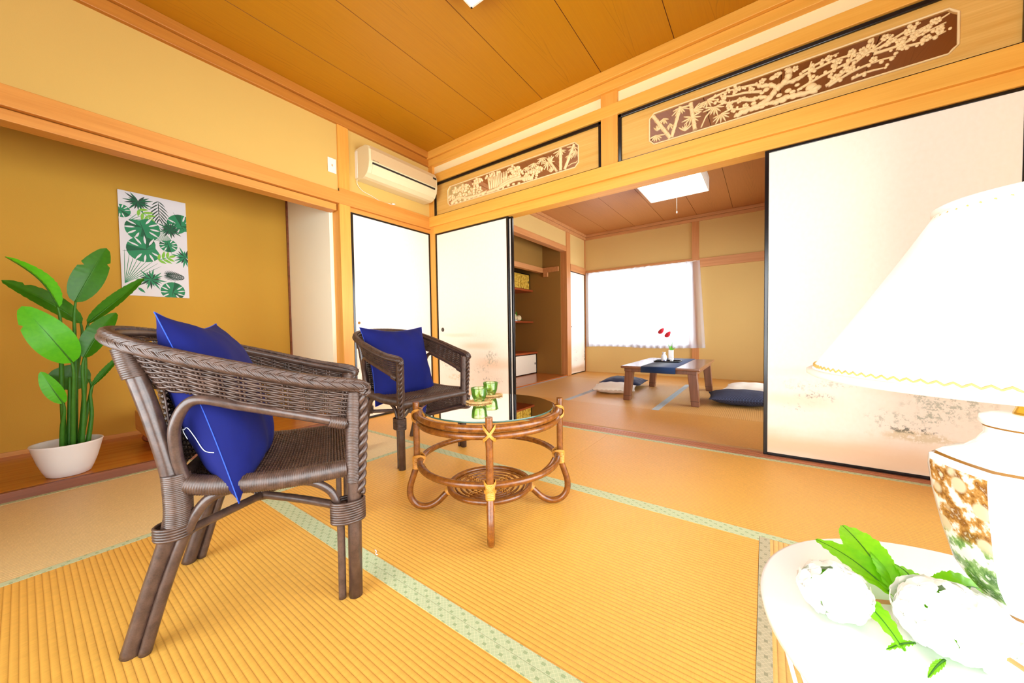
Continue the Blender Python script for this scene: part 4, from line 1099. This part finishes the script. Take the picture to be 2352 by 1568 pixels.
def runner():
    b = MB(); x0, x1 = KX-.165, KX+.165; th = .0018
    S = [(-d-.0045, KZ-.060), (-d-.0045, KZ-.020), (-d-.003, KZ-.004), (-d+.006, KZ+th), (-d+.05, KZ+th), (0, KZ+th), (d-.05, KZ+th), (d-.006, KZ+th), (d+.003, KZ-.004), (d+.0045, KZ-.02), (d+.0045, KZ-.07)]
    n = len(S)
    b.add([(x0, KY+y, z) for y, z in S]+[(x1, KY+y, z) for y, z in S], [(i, i+1, n+i+1, n+i) for i in range(n-1)], 0, True)
    o = b.build('table_runner', M['runner']); m = o.modifiers.new('cloth', 'SOLIDIFY'); m.thickness = .0014; m.offset = 1
    tag(o, 'navy cloth runner laid across the low walnut table', 'table runner')
runner()
ZT = KZ+.0036
def rrect(w, h, r, n=6):
    P = []
    for cx, cy, a0 in ((w-r, h-r, 0), (-w+r, h-r, PI/2), (-w+r, -h+r, PI), (w-r, -h+r, 1.5*PI)):
        P += [(cx+r*math.cos(a0+PI/2*i/n), cy+r*math.sin(a0+PI/2*i/n)) for i in range(n+1)]
    return P
b = MB(); b.extrude(rrect(.135, .095, .03), lambda p, z: (p[0]*(1+z*1.5), p[1]*(1+z*1.5), z), 0, .005)
R_ = rrect(.135, .095, .03); b.tube([(x*1.02, y*1.02, .010) for x, y in R_], .006, 6, True)
o = b.build('serving_tray', M['lacquer']); o.location = (-.905, 4.33, ZT); tag(o, 'small black lacquer tray on the navy runner', 'tray')
def pattern(name):
    t = NT(name); v = t.vor(t.obj(), 34); n = t.noise(t.obj(), 60, 3)
    k = t.m('MULTIPLY', t.smooth(v, .30, .16), t.smooth(n, .42, .5))
    t.pbr(t.mix(k, lin('#f0f0f4'), lin('#43509a')), .15); return t.done()
M['sometsuke'] = pattern('white and blue porcelain')
b = MB(); b.lathe([(0,0),(.024,0),(.029,.006),(.031,.03),(.030,.055),(.024,.072),(.016,.082),(.0145,.090),(.019,.103),(.0205,.105),(.017,.104),(.012,.09),(0,.088)], n=32)
o = b.build('sake_bottle', M['sometsuke']); o.location = (-.943, 4.315, ZT+.0055); tag(o, 'small white sake bottle with blue pattern on the black tray', 'bottle')
b = MB(); b.lathe([(0,0),(.013,0),(.0145,.004),(.021,.014),(.0245,.032),(.023,.033),(.019,.016),(0,.008)], n=28)
o = b.build('sake_cup', M['sometsuke']); o.location = (-.865, 4.335, ZT+.0055); tag(o, 'tiny white sake cup with blue pattern on the black tray', 'cup')
t = thing('flower_vase', 'slim white square vase of red anthurium flowers behind the tray', 'vase', (-.898, 4.47, ZT))
b = MB(); q = .025
b.extrude(rrect(q, q, .004, 3), lambda p, z: (p[0], p[1], z), 0, .004)
O, I = rrect(q, q, .004, 3), rrect(q-.003, q-.003, .003, 3); n = len(O)
b.add([(x, y, 0) for x, y in O]+[(x, y, .128) for x, y in O]+[(x, y, .128) for x, y in I]+[(x, y, .01) for x, y in I],
      [(i, (i+1) % n, n+(i+1) % n, n+i) for i in range(n)]+[(n+i, n+(i+1) % n, 2*n+(i+1) % n, 2*n+i) for i in range(n)]+[(2*n+i, 2*n+(i+1) % n, 3*n+(i+1) % n, 3*n+i) for i in range(n)], 0, False)
b.build('vase_body', M['porcelain'], t)
M['red'] = plain('red spathe', '#c22a3a', .25, .08)
for (x, y, z, rr) in ((-.108,.02,.372,.030), (-.030,.0,.330,.030)):
    MB().tube(cr([(0,0,.02), (x*.1+.02, y*.3, z*.4), (x*.4+.022, y*.6, z*.78), (x+.010, y, z-.012), (x, y, z)], 8), .0018, 6).build('flower_stem', M['stalk'], t)
    f = MB(); f.grid(lambda u, v: (x+rr*1.15*v*math.cos(2*PI*u)*(1-.25*math.cos(2*PI*u)), y+rr*v*math.sin(2*PI*u), z+.012-.030*v*v+.034*v*v*math.sin(2*PI*u)+.012*v*math.cos(2*PI*u)), 24, 5, 0, True)
    fo = f.build('red_flower', M['red'], t)
    MB().tube([(x, y, z+.010), (x-.014, y, z+.020)], .003, 6).build('spadix', plain('cream spadix', '#e8d9a0', .5), fo)
for ba, ti, wd, nn in (((.0,0,.10),(.004,.0,.180),.013,(0,-1,.2)), ((.0,0,.11),(-.030,.0,.195),.005,(0,-1,.2)), ((0,0,.11),(.045,0,.16),.006,(0,-1,.3))):
    bb, mid = leaf_blade(ba, ti, wd, nn, .004, .2, (), 6, 14); bb.build('leaf', M['leaf'], t)
MB().tube(cr([(.03,0,.21),(.045,0,.24),(.035,0,.275),(-.01,0,.282),(-.04,0,.272)], 8), .0018, 6).build('twig', M['twig'], t)

# floor cushions round the low table
def zabuton(x, y, z, rz, label, m, seed, w=.50, h=.46, T=.062, tilt=(0, 0), tuft=True, frill=False):
    b, edge, f = pillow(w, h, T, [0], .03, seed)
    if frill:
        n = len(edge)
        b.add([tuple(V(e)) for e in edge]+[(e[0]*1.05, e[1]*1.05, .006*math.sin(i*2.1)) for i, e in enumerate(edge)], [(i, (i+1) % n, n+(i+1) % n, n+i) for i in range(n)], 0, True)
    o = b.build('floor_cushion', M[m]); tag(o, label, 'floor cushion', 'floor cushions round the low table')
    o.matrix_world = Matrix.Translation((x, y, z)) @ Matrix.Rotation(rz, 4, 'Z') @ Matrix.Rotation(tilt[0], 4, 'X') @ Matrix.Rotation(tilt[1], 4, 'Y') @ Matrix.Scale(1, 4)
    if tuft: MB().ball((0, 0, T*.98), .011, 10, 6, 0, (1, 1, .45)).build('tuft_button', M[m], o)
    MB().tube(edge, .004, 5, True).build('edge_seam', M[m], o)
    return o
zabuton(-1.46, 4.13, .062, .25, 'off white frilled floor cushion left of the low table', 'offwhite', 21, .46, .42, .058, (0, 0), False, True)
zabuton(-1.52, 4.66, .066, .05, 'navy tufted floor cushion behind the off white one, left of the low table', 'navy', 22, .52, .46, .062)
zabuton(-.17, 4.10, .072, .12, 'dark quilted floor cushion right of the low table', 'quilt', 23, .58, .44, .070, (0, 0), False)
zabuton(-.10, 4.80, .064, -.05, 'pale floor cushion behind the dark quilted one, right of the low table', 'offwhite', 24, .54, .46, .062, (0, 0), False)

# curtain over the far window
t = thing('window_curtain', 'sheer white curtain glowing over the far window', 'curtain', (0, 5.945, 0))
b = MB(); x0, x1, zt_, zb_ = -2.615, -.790, 1.770, .452
def cf(u, v):
    x = x0+(x1-x0)*u; f = .012+.012*v
    flare = max(0, (u-.72)/.28)**1.3*.075*v
    return (x+flare+.004*math.sin(u*150), f*math.sin(u*PI*2*17+1.1*math.sin(u*9))+.006*math.sin(u*61), zt_+(zb_-zt_)*v+.010*math.sin(u*7)*v+.006*math.sin(u*PI*34)*(1-v)**6)
b.grid(cf, 280, 16); b.build('lace_panel', M['curtain'], t, norm=False)
b = MB(); b.grid(lambda u, v: (cf(u, 1-.004)[0], cf(u, 1)[1]-.0015, cf(u, 1)[2]+.055*v), 280, 1); b.build('deep_hem', M['curtain'], t, norm=False)
MB().tube([(x0, .0, zt_-.004), (x1-.015, .0, zt_-.004)], .004, 8).build('curtain_rod', M['white_plastic'], t)
ceiling_light('lit square ceiling light hanging in the next room', -1.145, -.515, 3.975, 4.575, ZC2, .150, (-.02, .285, .16))

# alcove fittings of the next room
AX = -3.70
def cabinet(name, label, x1, y0, y1, z0, z1, n, mats, top, knob):
    t = thing(name, label, 'cabinet', (AX, y0, z0))
    L, D = y1-y0, x1-AX
    f = MB(); s = .016
    f.box(0, 0, 0, D-.012, L, z1-z0); f.box(D-.012, 0, 0, D, L, s); f.box(D-.012, 0, z1-z0-s, D, L, z1-z0); f.box(D-.012, L-s, 0, D, L, z1-z0)
    f.build('case', M['lacquer'], t)
    w = (L-s)/n
    for i in range(n):
        b = MB(); b.box(D-.010, i*w+.007, s, D-.001+.002*(i % 2), (i+1)*w-.007, z1-z0-s); dr = b.build('door', mats, t)
        ky = i*w+(w-.045 if i % 2 == (n-1) % 2 else .045)
        MB().ball((D+.003, ky, (z1-z0)/2), .013, 10, 6, 0, (.35, 1, 1.7)).build('door_pull', M['lacquer'], dr)
    if top: MB().box(0, 0, z1-z0, D+.02, L, z1-z0+.032).build('cabinet_top', M['red_wood'], t, .003)
t_ = NT('gold flecked paper'); n_ = t_.noise(t_.obj(), 26, 4, .7)
t_.pbr(t_.ramp(n_, [(.38, '#a8741c'), (.5, '#e0b23c'), (.62, '#f2cf62')]), .45, Metallic=.15); M['gold_paper'] = t_.done()
M['cream_paper'] = plain('cream paper', '#e9dcc6', .8, .03)
cabinet('floor_cabinet', 'low cabinet with cream sliding doors in the next room alcove', -3.23, 3.35, 5.235, .018, .360, 3, M['cream_paper'], True, 1)
cabinet('wall_cabinet', 'small high cabinet with gold flecked doors in the next room alcove', -3.35, 3.36, 5.235, 1.462, 1.735, 7, M['gold_paper'], False, 1)
b = MB(); b.box(AX, 3.3, 1.428, -3.29, 5.235, 1.4615); tag(b.build('alcove_shelf', M['red_wood'], bevel=.003), 'red brown shelf board under the gold flecked cabinet', 'shelf', 'red brown boards in the next room alcove')
b = MB(); b.box(AX, 3.3, .893, -3.29, 5.235, .918); tag(b.build('alcove_shelf', M['red_wood'], bevel=.003), 'red brown shelf board carrying the pale flowers', 'shelf', 'red brown boards in the next room alcove')
t = thing('flower_arrangement', 'small bunch of cream flowers on the alcove shelf', 'flowers', (-3.40, 4.85, .918))
b = MB(); b.lathe([(0,0),(.03,0),(.04,.015),(.036,.03),(0,.03)], n=20); b.build('holder', M['porcelain'], t)
for i, (x, y, z, r) in enumerate(((.02,-.06,.055,.045),(.03,.03,.045,.05),(0,.09,.060,.042),(-.03,-.01,.09,.04))):
    b = MB(); florets(b, (x, y, z), r, 34, 40+i, .85, .020); b.build('blossom', M['cream_petal'] if 'cream_petal' in M else M.setdefault('cream_petal', translucent('cream petal', '#f2e2b8', .2)), t, norm=False)
for ba, ti in (((0,0,.03),(.02,-.12,.14)), ((0,0,.03),(.0,.17,.03)), ((0,0,.04),(-.02,.05,.17)), ((0,0,.03),(.06,.14,.02))):
    bb, mid = leaf_blade(ba, ti, .02, (.6,0,.8), .01, .2, (), 6, 12); bb.build('leaf', M['leaf_dark'], t)
# ------------------------------------------------------------------ carved transoms (black frame, board with a pierced carving)
M['board'] = wood('pale carved board', '#d09c46', '#e4b866', 0, .55, .9, .08)
M['carving'] = plain('pale carved wood', '#ecd09a', .7, .08, 40)
def pierced(name, label, x0, x1, z0, z1, hx0, hx1, hz0, hz1, carve):
    """outer frame x0..x1, opening hx0..hx1; carve(b) adds the relief in wall coordinates"""
    cy = YB+.030
    t = thing(name, label, 'carved transom', (x0, cy, z0), 0, 'carved transoms over the sliding doors')
    W, H = x1-x0, z1-z0; fw = .024
    f = MB(); f.box(0, -.022, 0, W, .022, fw*.8); f.box(0, -.022, H-fw, W, .022, H); f.box(0, -.022, 0, fw, .022, H); f.box(W-fw, -.022, 0, W, .022, H)
    f.build('lacquer_frame', M['lacquer'], t, .003)
    a0, a1, c0, c1 = hx0-x0, hx1-x0, hz0-z0, hz1-z0; k = .026
    hole = []
    for (px, pz, sx, sz) in ((a0, c0, 1, 1), (a1, c0, -1, 1), (a1, c1, -1, -1), (a0, c1, 1, -1)):
        q = [(px, pz+sz*k*1.15), (px+sx*k*.45, pz+sz*k*.75), (px+sx*k*.75, pz+sz*k*.45), (px+sx*k*1.15, pz)]
        if (sx, sz) in ((-1, 1), (1, -1)): q.reverse()
        hole += q
    # board with the hole: outer corners joined to the hole outline
    outer = [(fw, fw*.8), (W-fw, fw*.8), (W-fw, H-fw), (fw, H-fw)]
    n = len(hole); V_, F = [], []
    for y in (-.009, .009): V_ += [(p[0], y, p[1]) for p in outer]+[(p[0], y, p[1]) for p in hole]
    o2 = 4+n
    for s in (0, o2):
        for c in range(4):
            h = [s+4+c*4+i for i in range(4)]; nx = s+4+((c+1) % 4)*4
            F.append((s+c, h[0], h[1], h[2], h[3])); F.append((s+c, h[3], nx, s+(c+1) % 4))
    for i in range(n): F.append((4+i, 4+(i+1) % n, o2+4+(i+1) % n, o2+4+i))
    b = MB(); b.add(V_, F, 0, False); b.build('board', M['board'], t)
    e = MB(); e.tube([(p[0], -.0105, p[1]) for p in hole], .0052, 6, True); e.build('hole_moulding', M['carving'], t)
    b = MB(); carve(b, lambda x, z: (x-x0, z-z0)); b.build('relief_carving', M['carving'], t, norm=False)
def stick(b, P, r, y=0, fl=1): b.tube([(x, y, z) for x, z in P], r, 7)
def bleaf(b, x, z, a, L, y=-.004, w=.0062):
    d = V((math.cos(a), 0, math.sin(a))); s = V((-d.z, 0, d.x)); p = V((x, y, z))
    vs = []
    for i in range(6):
        q = i/5; ww = w*math.sin(PI*min(1, q*.9+.06))**.8; c = p+d*L*q
        vs += [c-s*ww+V((0,.002,0)), c+V((0,-.0042-.002*q,0)), c+s*ww+V((0,.002,0)), c+V((0,.005,0))]
    b.add(vs, [(i*4+k, i*4+(k+1) % 4, i*4+4+(k+1) % 4, i*4+4+k) for i in range(5) for k in range(4)], 0, True)
def tuft(b, x, z, n, a0, a1, L, rnd):
    for i in range(n): bleaf(b, x, z, a0+(a1-a0)*i/max(1, n-1)+rnd.uniform(-.08, .08), L*rnd.uniform(.75, 1.1), -.004+rnd.uniform(-.004, .004))
def culm(b, x0, z0, x1, z1, r):
    n = 5
    for i in range(n):
        q0, q1 = i/n, (i+1)/n; P = []
        for k in range(6):
            q = q0+(q1-q0)*k/5; P.append((x0+(x1-x0)*q, 0, z0+(z1-z0)*q))
        b.tube(P, [r*1.18, r*1.0, r*.96, r*.96, r*1.0, r*1.18], 10)
def cloudtree(b, x, z, w, h, rnd, n=26):
    for i in range(n):
        a, q = rnd.uniform(0, 2*PI), math.sqrt(rnd.random())
        b.ball((x+w*q*math.cos(a), rnd.uniform(-.008, .002), z+h*q*math.sin(a)), rnd.uniform(.009, .0155), 8, 5, 0, (1, .7, .9))
def branch(b, P, r0, r1, rnd, bl=.5, bud=.0075, y=-.002):
    C_ = cr([(x, y+rnd.uniform(-.003, .003), z) for x, z in P], 5); n = len(C_)
    b.tube(C_, [r0+(r1-r0)*i/(n-1) for i in range(n)], 7)
    for i, p in enumerate(C_):
        if i > 1 and rnd.random() < bl:
            a = rnd.uniform(0, 2*PI); q = p+V((math.cos(a)*.012, -.004, math.sin(a)*.012))
            b.ball(q, bud*rnd.uniform(.7, 1.15), 7, 5, 0, (1, .7, 1))
def blossom(b, x, z, R, rnd):
    a0 = rnd.uniform(0, 6)
    for k in range(5): b.ball((x+R*.62*math.cos(a0+k*1.257), -.007, z+R*.62*math.sin(a0+k*1.257)), R*.5, 8, 5, 0, (1, .55, 1))
    b.ball((x, -.012, z), R*.26, 6, 4)
def carve_pine(b, L):
    rnd = random.Random(4); X = lambda x, z: L(x, z)
    z0 = 2.030
    def tr(x, z): return L(x, z)
    for (x, z, w, h) in ((-2.55,2.085,.05,.05),(-2.50,2.16,.05,.025),(-2.38,2.155,.07,.035),(-2.42,2.085,.07,.03),(-2.22,2.165,.07,.032),(-2.24,2.095,.09,.035),(-2.02,2.175,.09,.028),(-1.80,2.175,.07,.03),(-1.76,2.125,.08,.03),(-1.86,2.105,.06,.028),(-1.62,2.070,.08,.035),(-1.56,2.10,.06,.03)):
        c = tr(x, z); cloudtree(b, c[0], c[1], w, h, rnd, int(14+w*220))
    # trunk and fall in the middle
    for i in range(9):
        c = tr(-2.06+.022*i, 2.06); d = tr(-2.08+.026*i, 2.175)
        stick(b, [c, ((c[0]+d[0])/2+.006*math.sin(i), (c[1]+d[1])/2), d], .0105, -.003)
    for P in (((-2.56,2.045),(-2.45,2.075),(-2.35,2.05),(-2.2,2.045),(-2.1,2.05)), ((-2.1,2.04),(-1.95,2.05),(-1.8,2.075),(-1.7,2.065),(-1.6,2.05)), ((-1.95,2.06),(-1.85,2.085),(-1.72,2.09))):
        b.tube(cr([(*tr(x, z)[:1], -.004, tr(x, z)[1]) for x, z in P], 6), .014, 8)
    for i in range(18):
        c = tr(-2.55+.058*i, 2.040+rnd.uniform(-.004, .006)); b.ball((c[0], -.004, c[1]), rnd.uniform(.010, .017), 8, 5, 0, (1.3, .8, .8))
    # bamboo
    for a, e, r in (((-1.335,2.035),(-1.335,2.205),.0125), ((-1.30,2.035),(-1.215,2.205),.011), ((-1.37,2.04),(-1.45,2.16),.0095)):
        c, d = tr(*a), tr(*e); culm(b, c[0], c[1], d[0], d[1], r)
    for (x, z, n, a0, a1, Ln) in ((-1.335,2.195,8,-2.9,-.25,.062),(-1.45,2.135,9,-3.6,.3,.060),(-1.50,2.185,7,-3.1,-.4,.058),(-1.58,2.165,7,-3.0,-.5,.060),(-1.44,2.130,5,.3,1.6,.05),(-1.25,2.135,6,-2.9,-.9,.045),(-1.22,2.190,6,-3.2,-.6,.055),(-1.20,2.155,6,-2.8,-1.0,.055),(-1.52,2.12,6,-2.6,-.8,.055),(-1.42,2.045,6,.6,2.5,.045),(-1.65,2.15,6,-3.0,-.6,.05)):
        c = tr(x, z); tuft(b, c[0], c[1], n, a0, a1, Ln, rnd)
    c = [tr(-1.27,2.05), tr(-1.235,2.062), tr(-1.20,2.06), tr(-1.185,2.07)]; stick(b, c, .004, -.003)
def carve_plum(b, L):
    rnd = random.Random(9); tr = L
    for a, e, r in (((-.515,2.022),(-.625,2.205),.0125), ((-.51,2.025),(-.455,2.205),.011), ((-.37,2.03),(-.395,2.205),.012)):
        c, d = tr(*a), tr(*e); culm(b, c[0], c[1], d[0], d[1], r)
    for (x, z, n, a0, a1, Ln) in ((-.605,2.07,7,-2.9,-.2,.055),(-.60,2.10,5,.4,2.2,.045),(-.56,2.165,5,-2.6,-.4,.05),(-.455,2.20,8,-2.9,-.2,.06),(-.39,2.115,8,-3.5,.3,.062),(-.38,2.155,6,-.9,.7,.06),(-.30,2.185,7,-3.0,-.3,.06),(-.26,2.13,9,-3.4,.1,.062),(-.225,2.075,8,-3.0,.2,.06),(-.43,2.04,6,.5,2.4,.05),(-.52,2.12,4,-2.2,-.8,.04),(-.20,2.105,5,-.4,1.0,.05)):
        c = tr(x, z); tuft(b, c[0], c[1], n, a0, a1, Ln, rnd)
    c = [tr(-.335,2.03), tr(-.31,2.085), tr(-.275,2.12), tr(-.25,2.13)]; stick(b, c, .0042, -.003)
    # plum trunk in the middle and its root
    T = lambda P: [(tr(x, z)[0], -.002, tr(x, z)[1]) for x, z in P]
    def gnarl(P, r0, r1):
        Q = cr(T(P), 7); n = len(Q)
        b.tube([q+V((0, 0, .003*math.sin(i*1.9))) for i, q in enumerate(Q)], [(r0+(r1-r0)*i/(n-1))*(1+.16*math.sin(i*1.3)) for i in range(n)], 9)
        for i in range(0, n, 3): b.ball((Q[i].x+rnd.uniform(-.008, .008), -.008, Q[i].z+rnd.uniform(-.006, .006)), (r0+(r1-r0)*i/(n-1))*.62, 7, 5, 0, (1.4, .7, .7))
    gnarl(((-.15,2.034),(-.09,2.048),(-.03,2.056),(.015,2.078),(.045,2.112),(.085,2.140),(.105,2.175),(.098,2.206)), .013, .017)
    gnarl(((.02,2.076),(-.03,2.100),(-.075,2.104),(-.115,2.128)), .012, .007); gnarl(((.055,2.115),(.02,2.150),(-.025,2.160),(-.05,2.185)), .013, .008); gnarl(((.075,2.135),(.13,2.128),(.17,2.140)), .011, .007)
    gnarl(((.035,2.036),(.09,2.052),(.15,2.044),(.225,2.036)), .014, .012)
    c = tr(.200, 2.062); b.ball((c[0], -.002, c[1]), .026, 12, 8, 0, (1, .5, .9))
    for (x, z, r) in ((.0,2.13,.013),(.03,2.185,.014),(-.01,2.19,.010),(.06,2.195,.012),(-.06,2.075,.012),(.10,2.085,.013),(.12,2.07,.012),(.06,2.075,.012),(-.02,2.12,.010),(.14,2.10,.010)):
        c = tr(x, z); b.ball((c[0], -.004, c[1]), r, 8, 5, 0, (1.3, .7, .9))
    for i in range(16):
        c = tr(-.14+.024*i, 2.040+rnd.uniform(-.003, .012)); b.ball((c[0], -.004, c[1]), rnd.uniform(.011, .019), 8, 5, 0, (1.3, .7, .8))
    BR = [((-.02,2.13),(-.10,2.155),(-.18,2.165),(-.23,2.19)), ((-.05,2.09),(-.13,2.12),(-.20,2.13),(-.255,2.165)), ((-.08,2.06),(-.15,2.075),(-.19,2.10)), ((-.04,2.18),(-.10,2.19),(-.15,2.20)),
          ((.10,2.13),(.20,2.15),(.30,2.165),(.40,2.16),(.50,2.15)), ((.14,2.07),(.22,2.10),(.30,2.12),(.42,2.145),(.55,2.165),(.66,2.19)), ((.16,2.16),(.24,2.18),(.31,2.195)), ((.26,2.045),(.32,2.08),(.38,2.12),(.45,2.165),(.50,2.20)),
          ((.27,2.04),(.36,2.075),(.45,2.09),(.52,2.085)), ((.44,2.13),(.52,2.13),(.60,2.145),(.68,2.165)), ((.46,2.15),(.54,2.185),(.60,2.205)), ((.52,2.12),(.60,2.11),(.68,2.125)), ((.30,2.05),(.28,2.09),(.29,2.13)),
          ((.36,2.04),(.42,2.05),(.48,2.045)), ((.40,2.14),(.43,2.17),(.44,2.20)), ((.56,2.14),(.62,2.17),(.69,2.20)), ((.20,2.10),(.19,2.15),(.20,2.20)), ((.33,2.10),(.36,2.15),(.35,2.19)), ((-.30,2.185),(-.2,2.2),(-.1,2.19))]
    for P in BR: branch(b, [tr(*p) for p in P], .0085, .0035, rnd, .55, .0095)
    for (x, z) in ((-.21,2.165),(-.15,2.185),(-.13,2.12),(-.18,2.095),(-.07,2.155),(-.10,2.075),(-.06,2.05),(.13,2.19),(.20,2.165),(.27,2.185),(.31,2.15),(.36,2.175),(.40,2.165),(.44,2.10),(.50,2.165),(.53,2.145),(.58,2.155),(.57,2.185),(.62,2.165),(.62,2.12),(.66,2.135),(.65,2.185),(.36,2.09),(.30,2.075),(.48,2.19),(.54,2.115),(-.02,2.185),(.05,2.19)):
        c = tr(x, z); blossom(b, c[0], c[1], .0155, rnd)
pierced('carved_transom', 'carved transom with clouds of pine and a waterfall, beside the air conditioner', -2.790, -.986, 1.945, 2.292, -2.60, -1.175, 2.022, 2.212, carve_pine)
pierced('carved_transom', 'longer carved transom with bamboo and blossoming plum, over the wide opening', -.861, .918, 1.945, 2.292, -.648, .716, 2.012, 2.218, carve_plum)
# ------------------------------------------------------------------ camera, sky, view
W_, F_ = 2352, 809.116
yaw, pit, rol = -.622433, -.030478, -.015561
fwd = V((math.sin(yaw)*math.cos(pit), math.cos(yaw)*math.cos(pit), math.sin(pit)))
rg = V((math.cos(yaw), -math.sin(yaw), 0)); up = rg.cross(fwd)
r_ = rg*math.cos(rol)+up*math.sin(rol); u_ = r_.cross(fwd)
cd = bpy.data.cameras.new('camera'); cam = bpy.data.objects.new('camera', cd); C.objects.link(cam)
cd.sensor_fit = 'HORIZONTAL'; cd.sensor_width = 36; cd.lens = 36*F_/W_; cd.clip_start = .01; cd.clip_end = 60
m = Matrix.Identity(4)
for i in range(3): m[i][0], m[i][1], m[i][2] = r_[i], u_[i], -fwd[i]
m[0][3], m[1][3], m[2][3] = 0, 0, .76
cam.matrix_world = m
S = bpy.context.scene; S.camera = cam
w = bpy.data.worlds.new('overcast sky'); S.world = w; w.use_nodes = True
bg = w.node_tree.nodes['Background']; bg.inputs[0].default_value = (.93, .97, 1.0, 1); bg.inputs[1].default_value = 7.0
S.view_settings.view_transform = 'Standard'; S.view_settings.look = 'None'; S.view_settings.gamma = 1; S.view_settings.use_curve_mapping = False
S.view_settings.exposure = 0.82
cy = S.cycles
cy.use_denoising = True; cy.max_bounces = 12; cy.diffuse_bounces = 7; cy.glossy_bounces = 5; cy.transparent_max_bounces = 24; cy.transmission_bounces = 8
cy.caustics_reflective = False; cy.caustics_refractive = False; cy.sample_clamp_indirect = 8
